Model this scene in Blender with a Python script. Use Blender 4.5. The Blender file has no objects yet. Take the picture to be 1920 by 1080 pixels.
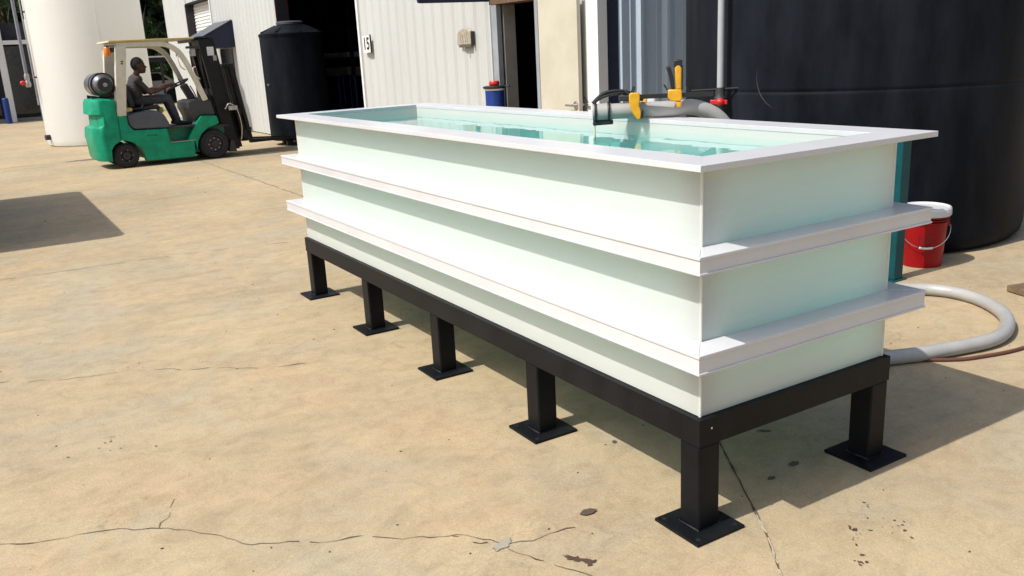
import bpy, bmesh, math, random
from mathutils import Vector, Matrix
random.seed(7)
sc = bpy.context.scene
COL = sc.collection
R = math.radians

# ------------------------------------------------------------------ camera
cam_d = bpy.data.cameras.new('camera')
cam = bpy.data.objects.new('camera', cam_d); COL.objects.link(cam)
cam_d.sensor_fit = 'HORIZONTAL'; cam_d.sensor_width = 36.0
cam_d.lens = 1633.157 / 1920 * 36.0
cam_d.clip_start = 0.05; cam_d.clip_end = 800
RX, RY, RZ = 1.3031474, -0.0509193, -0.5389475
m = Matrix.Rotation(RZ, 4, 'Z') @ Matrix.Rotation(RX, 4, 'X') @ Matrix.Rotation(RY, 4, 'Z')
cam.matrix_world = Matrix.Translation((-1.88735, -1.98446, 1.65)) @ m
sc.camera = cam

# ------------------------------------------------------------------ world, sun, exposure
SUN_EL, SUN_AZ_FROM = 52.0, 270.8          # sun stands over -X (a hair to +Y)
w = bpy.data.worlds.new('World'); sc.world = w; w.use_nodes = True
nt = w.node_tree; nt.nodes.clear()
sky = nt.nodes.new('ShaderNodeTexSky'); sky.sky_type = 'NISHITA'; sky.sun_disc = False
sky.sun_elevation = R(SUN_EL); sky.sun_rotation = R(SUN_AZ_FROM)
sky.altitude = 0; sky.air_density = 1.0; sky.dust_density = 3.0; sky.ozone_density = 0.5
bg = nt.nodes.new('ShaderNodeBackground'); bg.inputs['Strength'].default_value = 0.14
wo = nt.nodes.new('ShaderNodeOutputWorld')
nt.links.new(sky.outputs[0], bg.inputs['Color']); nt.links.new(bg.outputs[0], wo.inputs['Surface'])
sd = bpy.data.lights.new('sun', 'SUN'); sd.energy = 4.1; sd.angle = R(0.5); sd.color = (1.0, 0.965, 0.905)
sun = bpy.data.objects.new('sun', sd); COL.objects.link(sun)
az = R(SUN_AZ_FROM)
to_sun = Vector((math.sin(az) * math.cos(R(SUN_EL)), math.cos(az) * math.cos(R(SUN_EL)), math.sin(R(SUN_EL))))
sun.rotation_euler = to_sun.to_track_quat('Z', 'Y').to_euler()
sun.location = (-20, 5, 30)
sc.render.engine = 'CYCLES'
sc.view_settings.view_transform = 'Standard'; sc.view_settings.look = 'None'
sc.view_settings.exposure = 0.2; sc.view_settings.gamma = 1.0; sc.view_settings.use_curve_mapping = False
sc.cycles.max_bounces = 10; sc.cycles.transparent_max_bounces = 16; sc.cycles.transmission_bounces = 8
sc.cycles.caustics_reflective = False; sc.cycles.caustics_refractive = False

# ------------------------------------------------------------------ materials
MATS = {}
def mat(name, c1, c2=None, rough=0.5, metal=0.0, scale=4.0, detail=6, bump=0.0, bscale=None, stretch=(1, 1, 1),
        lo=0.35, hi=0.65, spec=0.5, coat=0.0, rvar=0.0, world=False):
    if name in MATS: return MATS[name]
    ma = bpy.data.materials.new(name); ma.use_nodes = True
    n = ma.node_tree.nodes; l = ma.node_tree.links
    p = n['Principled BSDF']
    p.inputs['Roughness'].default_value = rough; p.inputs['Metallic'].default_value = metal
    p.inputs['Specular IOR Level'].default_value = spec; p.inputs['Coat Weight'].default_value = coat
    if world:
        g = n.new('ShaderNodeNewGeometry'); src = g.outputs['Position']
    else:
        g = n.new('ShaderNodeTexCoord'); src = g.outputs['Object']
    mp = n.new('ShaderNodeMapping'); mp.inputs['Scale'].default_value = stretch
    l.new(src, mp.inputs['Vector'])
    no = n.new('ShaderNodeTexNoise'); no.inputs['Scale'].default_value = scale; no.inputs['Detail'].default_value = detail
    no.inputs['Roughness'].default_value = 0.62
    l.new(mp.outputs[0], no.inputs['Vector'])
    cr = n.new('ShaderNodeValToRGB')
    cr.color_ramp.elements[0].position = lo; cr.color_ramp.elements[1].position = hi
    c2 = c2 or tuple(min(1, v * 0.8) for v in c1)
    cr.color_ramp.elements[0].color = (*c2, 1); cr.color_ramp.elements[1].color = (*c1, 1)
    l.new(no.outputs['Fac'], cr.inputs['Fac']); l.new(cr.outputs['Color'], p.inputs['Base Color'])
    if rvar:
        mr = n.new('ShaderNodeMapRange'); mr.inputs['To Min'].default_value = rough - rvar; mr.inputs['To Max'].default_value = rough + rvar
        l.new(no.outputs['Fac'], mr.inputs['Value']); l.new(mr.outputs[0], p.inputs['Roughness'])
    if bump:
        nb = n.new('ShaderNodeTexNoise'); nb.inputs['Scale'].default_value = bscale or scale * 6; nb.inputs['Detail'].default_value = 5
        l.new(mp.outputs[0], nb.inputs['Vector'])
        b = n.new('ShaderNodeBump'); b.inputs['Strength'].default_value = bump; b.inputs['Distance'].default_value = 0.01
        l.new(nb.outputs['Fac'], b.inputs['Height']); l.new(b.outputs[0], p.inputs['Normal'])
    MATS[name] = ma
    return ma

def concrete():
    ma = bpy.data.materials.new('concrete'); ma.use_nodes = True
    n = ma.node_tree.nodes; l = ma.node_tree.links; p = n['Principled BSDF']
    p.inputs['Roughness'].default_value = 0.85; p.inputs['Specular IOR Level'].default_value = 0.25
    g = n.new('ShaderNodeNewGeometry')
    def noise(scale, detail, rough=0.6, st=(1, 1, 1), rot=0, dist=0):
        mp = n.new('ShaderNodeMapping'); mp.inputs['Scale'].default_value = st; mp.inputs['Rotation'].default_value = (0, 0, rot)
        l.new(g.outputs['Position'], mp.inputs['Vector'])
        t = n.new('ShaderNodeTexNoise'); t.inputs['Scale'].default_value = scale; t.inputs['Detail'].default_value = detail
        t.inputs['Roughness'].default_value = rough; t.inputs['Distortion'].default_value = dist
        l.new(mp.outputs[0], t.inputs['Vector']); return t.outputs['Fac']
    def ramp(fac, stops):
        r = n.new('ShaderNodeValToRGB')
        while len(r.color_ramp.elements) < len(stops): r.color_ramp.elements.new(0.5)
        for e, (ps, c) in zip(r.color_ramp.elements, stops): e.position = ps; e.color = (*c, 1)
        l.new(fac, r.inputs['Fac']); return r.outputs['Color']
    def mix(a, b, fac, mode='MIX'):
        x = n.new('ShaderNodeMix'); x.data_type = 'RGBA'; x.blend_type = mode
        if isinstance(fac, float): x.inputs['Factor'].default_value = fac
        else: l.new(fac, x.inputs['Factor'])
        l.new(a, x.inputs['A'])
        if isinstance(b, tuple): x.inputs['B'].default_value = (*b, 1)
        else: l.new(b, x.inputs['B'])
        return x.outputs['Result']
    big = ramp(noise(0.55, 8, 0.65, dist=0.6), [(0.3, (0.347, 0.284, 0.184)), (0.5, (0.420, 0.335, 0.210)), (0.72, (0.482, 0.385, 0.237))])
    pink = ramp(noise(1.1, 6, 0.65, rot=0.7, dist=0.5), [(0.48, (0, 0, 0)), (0.72, (0.7, 0.7, 0.7))])
    c = mix(big, (0.465, 0.332, 0.200), pink)
    grey = ramp(noise(0.8, 7, 0.7, rot=1.9, dist=1.0), [(0.48, (0, 0, 0)), (0.66, (0.75, 0.75, 0.75))])
    c = mix(c, (0.368, 0.328, 0.238), grey)
    streak = ramp(noise(2.2, 9, 0.72, st=(0.8, 1.7, 1), rot=0.35, dist=1.3), [(0.34, (0.76, 0.75, 0.74)), (0.52, (1, 1, 1)), (0.72, (1.14, 1.13, 1.10))])
    c = mix(c, streak, 0.5, 'MULTIPLY')
    mid = ramp(noise(9, 10, 0.75, dist=0.8), [(0.33, (0.74, 0.73, 0.71)), (0.52, (1, 1, 1)), (0.75, (1.14, 1.14, 1.13))])
    c = mix(c, mid, 0.62, 'MULTIPLY')
    fine = ramp(noise(120, 5, 0.75), [(0.28, (0.74, 0.73, 0.72)), (0.72, (1.14, 1.14, 1.14))])
    c = mix(c, fine, 0.95, 'MULTIPLY')
    vein = ramp(noise(4.5, 12, 0.8, dist=2.5), [(0.470, (1, 1, 1)), (0.492, (0.80, 0.79, 0.77)), (0.508, (0.80, 0.79, 0.77)), (0.530, (1, 1, 1))])
    vsel = ramp(noise(0.9, 4, 0.6, rot=2.4), [(0.52, (0, 0, 0)), (0.64, (0.85, 0.85, 0.85))])
    c = mix(c, mix(c, vein, 1.0, 'MULTIPLY'), vsel)
    v = n.new('ShaderNodeTexVoronoi'); v.inputs['Scale'].default_value = 3.1; l.new(g.outputs['Position'], v.inputs['Vector'])
    sp = ramp(v.outputs['Distance'], [(0.0, (0.25, 0.23, 0.2)), (0.022, (0.35, 0.32, 0.28)), (0.032, (1, 1, 1))])
    pick = ramp(v.outputs['Color'], [(0.74, (0, 0, 0)), (0.78, (1, 1, 1))])
    c = mix(c, mix(c, sp, 1.0, 'MULTIPLY'), pick)
    blot = ramp(noise(2.3, 5, 0.75, dist=1.5), [(0.27, (0.66, 0.63, 0.60)), (0.36, (1, 1, 1))])
    c = mix(c, blot, 0.8, 'MULTIPLY')
    l.new(c, p.inputs['Base Color'])
    b = n.new('ShaderNodeBump'); b.inputs['Strength'].default_value = 0.5; b.inputs['Distance'].default_value = 0.006
    l.new(noise(45, 6, 0.7), b.inputs['Height']); l.new(b.outputs[0], p.inputs['Normal'])
    return ma

def translucent_plastic():
    ma = bpy.data.materials.new('tank_plastic'); ma.use_nodes = True
    n = ma.node_tree.nodes; l = ma.node_tree.links; p = n['Principled BSDF']
    out = n['Material Output']
    p.inputs['Roughness'].default_value = 0.32; p.inputs['Specular IOR Level'].default_value = 0.4
    g = n.new('ShaderNodeTexCoord'); mp = n.new('ShaderNodeMapping'); mp.inputs['Scale'].default_value = (1.2, 1.2, 14)
    l.new(g.outputs['Object'], mp.inputs['Vector'])
    t = n.new('ShaderNodeTexNoise'); t.inputs['Scale'].default_value = 2.2; t.inputs['Detail'].default_value = 6
    l.new(mp.outputs[0], t.inputs['Vector'])
    r = n.new('ShaderNodeValToRGB'); r.color_ramp.elements[0].color = (0.775, 0.815, 0.785, 1); r.color_ramp.elements[1].color = (0.81, 0.845, 0.815, 1)
    r.color_ramp.elements[0].position = 0.3; r.color_ramp.elements[1].position = 0.7
    l.new(t.outputs['Fac'], r.inputs['Fac']); l.new(r.outputs['Color'], p.inputs['Base Color'])
    nb = n.new('ShaderNodeTexNoise'); nb.inputs['Scale'].default_value = 2.6; nb.inputs['Detail'].default_value = 3; l.new(g.outputs['Object'], nb.inputs['Vector'])
    bp = n.new('ShaderNodeBump'); bp.inputs['Strength'].default_value = 0.12; bp.inputs['Distance'].default_value = 0.05; l.new(nb.outputs['Fac'], bp.inputs['Height']); l.new(bp.outputs[0], p.inputs['Normal'])
    tr = n.new('ShaderNodeBsdfTranslucent'); tr.inputs['Color'].default_value = (1.0, 0.965, 0.90, 1)
    mx = n.new('ShaderNodeMixShader'); mx.inputs['Fac'].default_value = 0.43
    l.new(p.outputs[0], mx.inputs[1]); l.new(tr.outputs[0], mx.inputs[2]); l.new(mx.outputs[0], out.inputs['Surface'])
    return ma

def water_mat():
    ma = bpy.data.materials.new('tank_water'); ma.use_nodes = True
    n = ma.node_tree.nodes; l = ma.node_tree.links; n.remove(n['Principled BSDF']); out = n['Material Output']
    g = n.new('ShaderNodeTexCoord'); mp = n.new('ShaderNodeMapping'); mp.inputs['Scale'].default_value = (1.0, 0.8, 1)
    l.new(g.outputs['Object'], mp.inputs['Vector'])
    t = n.new('ShaderNodeTexNoise'); t.inputs['Scale'].default_value = 5; t.inputs['Detail'].default_value = 2
    l.new(mp.outputs[0], t.inputs['Vector'])
    b = n.new('ShaderNodeBump'); b.inputs['Strength'].default_value = 0.13; b.inputs['Distance'].default_value = 0.012
    l.new(t.outputs['Fac'], b.inputs['Height'])
    fr = n.new('ShaderNodeFresnel'); fr.inputs['IOR'].default_value = 1.33; l.new(b.outputs[0], fr.inputs['Normal'])
    gl = n.new('ShaderNodeBsdfGlossy'); gl.inputs['Roughness'].default_value = 0.01; gl.inputs['Color'].default_value = (1, 1, 1, 1)
    l.new(b.outputs[0], gl.inputs['Normal'])
    tp = n.new('ShaderNodeBsdfTransparent'); tp.inputs['Color'].default_value = (0.90, 1.0, 0.99, 1)
    geo = n.new('ShaderNodeNewGeometry'); inv = n.new('ShaderNodeMath'); inv.operation = 'SUBTRACT'; inv.inputs[0].default_value = 1.0
    l.new(geo.outputs['Backfacing'], inv.inputs[1]); mu = n.new('ShaderNodeMath'); mu.operation = 'MULTIPLY'
    l.new(fr.outputs[0], mu.inputs[0]); l.new(inv.outputs[0], mu.inputs[1])
    mx = n.new('ShaderNodeMixShader'); l.new(mu.outputs[0], mx.inputs['Fac']); l.new(tp.outputs[0], mx.inputs[1]); l.new(gl.outputs[0], mx.inputs[2])
    l.new(mx.outputs[0], out.inputs['Surface'])
    va = n.new('ShaderNodeVolumeAbsorption'); va.inputs['Color'].default_value = (0.03, 0.94, 0.95, 1); va.inputs['Density'].default_value = 0.85
    l.new(va.outputs[0], out.inputs['Volume'])
    return ma

CONC = concrete(); TANKP = translucent_plastic(); WATER = water_mat()
WHITEP = mat('white_polypropylene', (0.60, 0.605, 0.615), (0.555, 0.56, 0.572), rough=0.3, scale=3)
STEELB = mat('black_painted_steel', (0.0130, 0.0137, 0.0162), (0.0045, 0.005, 0.0065), spec=0.14, rough=0.45, scale=5, lo=0.38, hi=0.78, bump=0.06, bscale=60, rvar=0.1)
SEAMM = mat('weld_bead', (0.030, 0.031, 0.034), (0.010,0.010,0.011), rough=0.45, scale=90)
HOLE = mat('dark_hole', (0.004, 0.004, 0.004), rough=0.9)
SIDING = mat('white_siding', (0.50, 0.51, 0.495), (0.455, 0.465, 0.45), rough=0.5, scale=0.8, stretch=(1, 1, 0.25), bump=0.03, bscale=3)
GALV = mat('galvanised_siding', (0.44, 0.53, 0.62), (0.385, 0.47, 0.56), rough=0.45, metal=0.0, scale=1.2, stretch=(1, 1, 0.2))
TRIMW = mat('white_trim', (0.76, 0.76, 0.75), (0.70, 0.70, 0.69), rough=0.45, scale=2)
BEIGE = mat('door_paint', (0.53, 0.50, 0.405), (0.44, 0.405, 0.30), rough=0.45, scale=1.6, lo=0.25, hi=0.6)
MAROON = mat('maroon_trim', (0.075, 0.022, 0.022), (0.055, 0.016, 0.016), rough=0.5)
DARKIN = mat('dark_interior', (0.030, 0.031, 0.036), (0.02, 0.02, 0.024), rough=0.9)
NAVY = mat('navy_canvas', (0.008, 0.014, 0.040), (0.006, 0.010, 0.03), rough=0.75, scale=9)
AWTOP = mat('faded_canvas', (0.11, 0.12, 0.13), (0.08, 0.09, 0.1), rough=0.85, scale=6)
POLYB = mat('black_polyethylene', (0.0190, 0.0230, 0.0310), (0.0040, 0.0052, 0.0082), spec=0.06, rough=0.5, scale=1.9, detail=10, stretch=(1, 1, 0.3), lo=0.40, hi=0.78, bump=0.1, bscale=9, rvar=0.1)
POLYW = mat('white_fibreglass', (0.86, 0.855, 0.825), (0.80, 0.79, 0.755), rough=0.45, scale=0.9, stretch=(1, 1, 0.3), bump=0.04, bscale=5)
GREEN = mat('green_machine_paint', (0.006, 0.30, 0.165), (0.005, 0.19, 0.105), rough=0.42, scale=5, lo=0.3, hi=0.6, bump=0.03, spec=0.22)
CREAM = mat('cream_machine_paint', (0.70, 0.66, 0.54), (0.58, 0.53, 0.41), rough=0.5, scale=5)
YELP = mat('yellowed_paint', (0.62, 0.47, 0.16), (0.45, 0.32, 0.10), rough=0.6, scale=9)
HOODG = mat('slate_plastic', (0.085, 0.095, 0.115), (0.065, 0.072, 0.09), rough=0.55)
DGREY = mat('dark_plastic', (0.028, 0.028, 0.030), (0.02, 0.02, 0.021), rough=0.6)
MASTB = mat('mast_black', (0.006, 0.006, 0.007), (0.004, 0.004, 0.005), spec=0.3, rough=0.45, scale=8)
RUBBER = mat('tyre_rubber', (0.020, 0.020, 0.021), (0.012, 0.012, 0.012), rough=0.85, scale=20, bump=0.15, bscale=90)
RIMM = mat('wheel_rim', (0.030, 0.030, 0.033), (0.018, 0.018, 0.02), rough=0.55, scale=14)
STEEL = mat('bare_steel', (0.46, 0.46, 0.45), (0.30, 0.30, 0.30), rough=0.38, metal=0.8, scale=14)
CHROME = mat('bright_steel', (0.6, 0.6, 0.6), (0.5, 0.5, 0.5), rough=0.22, metal=1.0)
YELLOW = mat('yellow_plastic', (0.72, 0.36, 0.012), (0.60, 0.28, 0.01), rough=0.42, scale=20)
BLACKP = mat('black_plastic', (0.012, 0.012, 0.012), (0.008, 0.008, 0.008), rough=0.45)
ORANGE = mat('amber_lens', (0.70, 0.20, 0.02), rough=0.25)
REDP = mat('red_plastic', (0.30, 0.0035, 0.007), (0.24, 0.003, 0.005), rough=0.4, spec=0.25, scale=3)
REDV = mat('red_valve', (0.60, 0.02, 0.02), rough=0.35)
BLUE = mat('blue_paint', (0.006, 0.035, 0.22), (0.004, 0.025, 0.16), rough=0.42, scale=6)
TEAL = mat('teal_paint', (0.005, 0.070, 0.080), (0.004, 0.052, 0.062), spec=0.2, rough=0.45, scale=6)
HOSE = mat('grey_pvc_hose', (0.38, 0.372, 0.352), (0.32, 0.312, 0.297), rough=0.38, scale=6)
PVC = mat('grey_pvc_pipe', (0.40, 0.42, 0.44), (0.33, 0.35, 0.37), rough=0.4)
RUST = mat('rust_rubber_hose', (0.13, 0.05, 0.03), (0.09, 0.035, 0.022), rough=0.6)
WOOD = mat('weathered_wood', (0.20, 0.13, 0.07), (0.11, 0.07, 0.04), rough=0.85, scale=3, stretch=(1, 10, 10), bump=0.3)
CRACK = mat('crack_dirt', (0.125, 0.098, 0.066), (0.055, 0.043, 0.03), rough=0.95, scale=12)
JOINTM = mat('joint_filler', (0.20, 0.165, 0.12), (0.12, 0.10, 0.075), rough=0.95, scale=8)
PATCH = mat('patched_concrete', (0.46, 0.40, 0.29), (0.33, 0.285, 0.21), rough=0.9, scale=30)
STAINM = mat('brown_stain', (0.085, 0.045, 0.028), (0.06, 0.03, 0.02), rough=0.8, scale=20)
LEAFD = mat('dry_leaf', (0.10, 0.07, 0.05), (0.06, 0.045, 0.035), rough=0.8, scale=30)
SKIN = mat('dark_skin', (0.075, 0.032, 0.019), (0.055, 0.023, 0.014), rough=0.5)
SHIRT = mat('faded_shirt', (0.055, 0.050, 0.054), (0.03, 0.028, 0.031), rough=0.9, scale=14, bump=0.3, bscale=40)
JEANS = mat('grey_jeans', (0.070, 0.078, 0.092), (0.042, 0.047, 0.056), rough=0.9, scale=14, bump=0.3, bscale=40)
SHOE = mat('dark_shoe', (0.018, 0.017, 0.017), rough=0.6)
HAIR = mat('black_hair', (0.006, 0.005, 0.005), rough=0.8, bump=0.6, bscale=300)
BARK = mat('bark', (0.06, 0.045, 0.032), (0.035, 0.027, 0.02), rough=0.95, scale=8, stretch=(1, 1, 0.2), bump=0.5)
LEAF1 = mat('leaf_green', (0.055, 0.105, 0.022), (0.025, 0.055, 0.014), rough=0.6, scale=1.2, world=True)
LEAF2 = mat('leaf_dark_green', (0.030, 0.065, 0.018), (0.014, 0.032, 0.010), rough=0.6, scale=1.2, world=True)
GLASSD = mat('dark_glass', (0.012, 0.016, 0.022), (0.009, 0.012, 0.017), rough=0.08, scale=1)
LAMPB = mat('weathered_lamp_housing', (0.40, 0.365, 0.29), (0.28, 0.25, 0.195), rough=0.6, scale=18)
SIGNW = mat('sign_white', (0.78, 0.78, 0.76), rough=0.5)
INK = mat('black_ink', (0.006, 0.006, 0.006), rough=0.6)
VANW = mat('van_white', (0.62, 0.64, 0.66), (0.55, 0.57, 0.6), rough=0.3, coat=0.5)
CARDB = mat('pale_board', (0.42, 0.40, 0.36), (0.34, 0.32, 0.28), rough=0.8)

def add_translucent(ma, fac, col):
    n = ma.node_tree.nodes; l = ma.node_tree.links; out = n['Material Output']; p = n['Principled BSDF']
    tr = n.new('ShaderNodeBsdfTranslucent'); tr.inputs['Color'].default_value = (*col, 1)
    mx = n.new('ShaderNodeMixShader'); mx.inputs['Fac'].default_value = fac
    l.new(p.outputs[0], mx.inputs[1]); l.new(tr.outputs[0], mx.inputs[2]); l.new(mx.outputs[0], out.inputs['Surface'])
add_translucent(POLYW, 0.40, (0.97, 0.955, 0.88))
for m_ in (LEAF1, LEAF2): add_translucent(m_, 0.35, (0.10, 0.20, 0.03) if m_ is LEAF1 else (0.05, 0.11, 0.02))
# ------------------------------------------------------------------ mesh builder
OFF = {}
class B:
    def __init__(s): s.v = []; s.f = []; s.mi = []; s.k = 0
    def add(s, vs, fs):
        o = len(s.v); s.v += [tuple(p) for p in vs]; s.f += [tuple(i + o for i in f) for f in fs]; s.mi += [s.k] * len(fs); return s
    def box(s, x0, y0, z0, x1, y1, z1):
        x0, x1 = min(x0, x1), max(x0, x1); y0, y1 = min(y0, y1), max(y0, y1); z0, z1 = min(z0, z1), max(z0, z1)
        return s.add([(x0,y0,z0),(x1,y0,z0),(x1,y1,z0),(x0,y1,z0),(x0,y0,z1),(x1,y0,z1),(x1,y1,z1),(x0,y1,z1)],
                     [(0,3,2,1),(4,5,6,7),(0,1,5,4),(1,2,6,5),(2,3,7,6),(3,0,4,7)])
    def obox(s, p0, p1, w, h, up=(0, 0, 1)):          # bar from p0 to p1, w sideways, h along up
        p0, p1, up = Vector(p0), Vector(p1), Vector(up); d = (p1 - p0).normalized()
        a = d.cross(up)
        if a.length < 1e-4: a = d.cross(Vector((0, 1, 0)))
        a.normalize(); u = a.cross(d).normalized()
        c = []
        for p in (p0, p1):
            for sa, su in ((-1,-1),(1,-1),(1,1),(-1,1)): c.append(p + a * (sa * w / 2) + u * (su * h / 2))
        return s.add(c, [(0,1,2,3),(7,6,5,4),(0,4,5,1),(1,5,6,2),(2,6,7,3),(3,7,4,0)])
    def prism(s, poly, a, b, pl='xz'):                # outline extruded along the third axis
        def P(u, v, t): return {'xz': (u, t, v), 'yz': (t, u, v), 'xy': (u, v, t)}[pl]
        n = len(poly); ar = sum(poly[i][0]*poly[(i+1)%n][1]-poly[(i+1)%n][0]*poly[i][1] for i in range(n))
        if (ar < 0) != (pl == 'xz'): pass
        vs = [P(u, v, a) for u, v in poly] + [P(u, v, b) for u, v in poly]
        fs = [tuple(range(n))[::-1], tuple(range(n, 2*n))] + [(i, (i+1)%n, (i+1)%n+n, i+n) for i in range(n)]
        return s.add(vs, fs)
    def loft(s, rings, cap=True, closed=False):
        n = len(rings[0]); vs = [p for r in rings for p in r]; fs = []
        m_ = len(rings)
        for i in range(m_ if closed else m_ - 1):
            a, b = i * n, ((i + 1) % m_) * n
            for j in range(n): fs.append((a+j, a+(j+1)%n, b+(j+1)%n, b+j))
        if cap and not closed: fs += [tuple(range(n))[::-1], tuple(range((m_-1)*n, m_*n))]
        return s.add(vs, fs)
    def tube(s, pts, r, n=10, closed=False, cap=True):
        pts = [Vector(p) for p in pts]; rs = r if isinstance(r, (list, tuple)) else [r] * len(pts)
        rings = []; prev = None; m_ = len(pts)
        for i, p in enumerate(pts):
            if closed: t = pts[(i+1)%m_] - pts[i-1]
            else: t = pts[min(i+1, m_-1)] - pts[max(i-1, 0)]
            t.normalize()
            if prev is None:
                ref = Vector((0,0,1)) if abs(t.z) < 0.9 else Vector((1,0,0)); a = t.cross(ref).normalized()
            else: a = (prev - t * prev.dot(t)).normalized()
            prev = a; b_ = t.cross(a)
            rings.append([p + (a*math.cos(2*math.pi*k/n) + b_*math.sin(2*math.pi*k/n)) * rs[i] for k in range(n)])
        return s.loft(rings, cap, closed)
    def cyl(s, p0, p1, r, r1=None, n=16): return s.tube([p0, p1], [r, r if r1 is None else r1], n)
    def lathe(s, prof, n=32, c=(0, 0, 0), axis='z', close=True):
        rings = []
        for r, h in prof:
            ring = []
            for k in range(n):
                a = 2*math.pi*k/n; u, v = r*math.cos(a), r*math.sin(a)
                q = {'z': (u, v, h), 'y': (v, h, u), 'x': (h, u, v)}[axis]
                ring.append((q[0]+c[0], q[1]+c[1], q[2]+c[2]))
            rings.append(ring)
        return s.loft(rings, close)
    def ball(s, c, rx, ry, rz, n=16, m_=10):
        prof = [(max(1e-4, math.sin(math.pi*i/m_)), -math.cos(math.pi*i/m_)) for i in range(m_+1)]
        rings = [[(c[0]+r*math.cos(2*math.pi*k/n)*rx, c[1]+r*math.sin(2*math.pi*k/n)*ry, c[2]+h*rz) for k in range(n)] for r, h in prof]
        return s.loft(rings)
    def mesh(s, name):
        me = bpy.data.meshes.new(name); me.from_pydata(s.v, [], s.f); me.update()
        bm = bmesh.new(); bm.from_mesh(me); bmesh.ops.recalc_face_normals(bm, faces=bm.faces); bm.to_mesh(me); bm.free()
        return me
    def build(s, name, mats, parent=None, smooth=False, bevel=0.0, world=False, angle=35, seg=2):
        if world and parent is not None:
            o = OFF.get(parent.name, Vector((0,0,0))); s.v = [(x-o.x, y-o.y, z-o.z) for x, y, z in s.v]
        me = s.mesh(name)
        if not isinstance(mats, (list, tuple)): mats = [mats]
        for x in mats: me.materials.append(x)
        if len(mats) > 1:
            for p, k in zip(me.polygons, s.mi): p.material_index = k
        if smooth:
            me.shade_smooth(); me.set_sharp_from_angle(angle=R(angle))
        ob = bpy.data.objects.new(name, me); COL.objects.link(ob)
        if parent is not None:
            ob.parent = parent
            if parent.name in OFF: OFF[ob.name] = OFF[parent.name]
        if bevel:
            bv = ob.modifiers.new('bevel', 'BEVEL'); bv.width = bevel; bv.segments = seg; bv.limit_method = 'ANGLE'; bv.angle_limit = R(40)
        return ob
def thing(name, label, cat, loc=(0,0,0), rz=0.0, group=None):
    o = bpy.data.objects.new(name, None); COL.objects.link(o); o.empty_display_size = 0.2
    o.location = loc; o.rotation_euler = (0, 0, rz); o['label'] = label; o['category'] = cat
    if group: o['group'] = group
    OFF[o.name] = Vector(loc)
    return o
def tag(o, label, cat, group=None):
    o['label'] = label; o['category'] = cat
    if group: o['group'] = group
    return o
def struct(o, label=None):
    o['kind'] = 'structure'
    if label: o['label'] = label
    return o
def smoothpath(pts, k=6):
    P = [Vector(p) for p in pts]; out = []
    for i in range(len(P) - 1):
        p0, p1, p2, p3 = P[max(i-1,0)], P[i], P[i+1], P[min(i+2,len(P)-1)]
        for j in range(k):
            t = j / k
            out.append(0.5*((2*p1)+(p2-p0)*t+(2*p0-5*p1+4*p2-p3)*t*t+(3*p1-p0-3*p2+p3)*t**3))
    out.append(P[-1]); return out

# ================================================================== GROUND
gb = B(); gb.add([(-150,-60,0),(200,-60,0),(200,260,0),(-150,260,0)], [(0,1,2,3)])
ground = struct(gb.build('ground', CONC), 'tan weathered concrete yard')
def jag(pts, amp, seg=0.04, seed=0):
    rnd = random.Random(seed); out = []
    for a, b in zip(pts[:-1], pts[1:]):
        a, b = Vector((*a, 0)), Vector((*b, 0)); d = b - a; n = max(2, int(d.length / seg)); pr = Vector((-d.y, d.x, 0)).normalized()
        for i in range(n): out.append(a + d*(i/n) + pr*rnd.uniform(-amp, amp)*(0 if i == 0 else 1))
    out.append(Vector((*pts[-1], 0))); return out
def strip(name, pts, w0, w1, ma, z, seed=0, gaps=0.0):
    rnd = random.Random(seed + 5); b = B()
    L = []; 
    for i, p in enumerate(pts):
        t = pts[min(i+1,len(pts)-1)] - pts[max(i-1,0)]; n = Vector((-t.y, t.x, 0)).normalized(); ww = rnd.uniform(w0, w1) / 2
        if rnd.random() < 0.12: ww *= 2.0
        L.append((p + n*ww + Vector((0,0,z)), p - n*ww + Vector((0,0,z))))
    for i in range(len(L)-1):
        if rnd.random() < gaps: continue
        b.add([L[i][0], L[i][1], L[i+1][1], L[i+1][0]], [(0,1,2,3)])
    return b.build(name, ma, ground)
crB = [(-2.9,1.75),(-2.4,1.56),(-2.07,1.436),(-1.957,1.366),(-1.824,1.335),(-1.72,1.298),(-1.562,1.197),(-1.46,1.097),(-1.368,0.972),(-1.306,0.872),(-1.192,0.816),(-1.102,0.739),(-1.043,0.714),(-0.961,0.695),(-0.877,0.611),(-0.769,0.537),(-0.686,0.501),(-0.627,0.42),(-0.564,0.338),(-0.488,0.304),(-0.415,0.309),(-0.318,0.29)]
strip('crack', jag(crB, 0.008, 0.03, 1), 0.0015, 0.004, CRACK, 0.0025, 1, 0.06)
strip('crack', jag([(-1.562,1.197),(-1.502,1.299),(-1.44,1.463)], 0.01, 0.03, 2), 0.0012, 0.0025, CRACK, 0.0025, 2, 0.15)
strip('crack', jag([(-2.9,3.75),(-2.4,3.55),(-2.005,3.413),(-1.68,3.217),(-1.34,3.109),(-0.948,2.851),(-0.719,2.665),(-0.475,2.572)], 0.016, 0.05, 3), 0.002, 0.005, CRACK, 0.0025, 3, 0.3)
strip('crack', jag([(-0.582,0.309),(-0.547,0.235),(-0.525,0.179),(-0.49,0.101),(-0.44,0.0)], 0.008, 0.03, 4), 0.0015, 0.004, CRACK, 0.0025, 4, 0.2)
strip('crack', jag([(-0.70,0.50),(-0.66,0.42),(-0.62,0.39)], 0.016, 0.02, 14), 0.003, 0.009, CRACK, 0.0025, 4, 0.25)
strip('joint', jag([(-1.0,-1.9),(0.04,-0.331),(0.17,-0.157),(0.327,0.091),(0.563,0.469),(1.6,2.1)], 0.002, 0.05, 5), 0.005, 0.008, CRACK, 0.0028, 5, 0.0)
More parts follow.
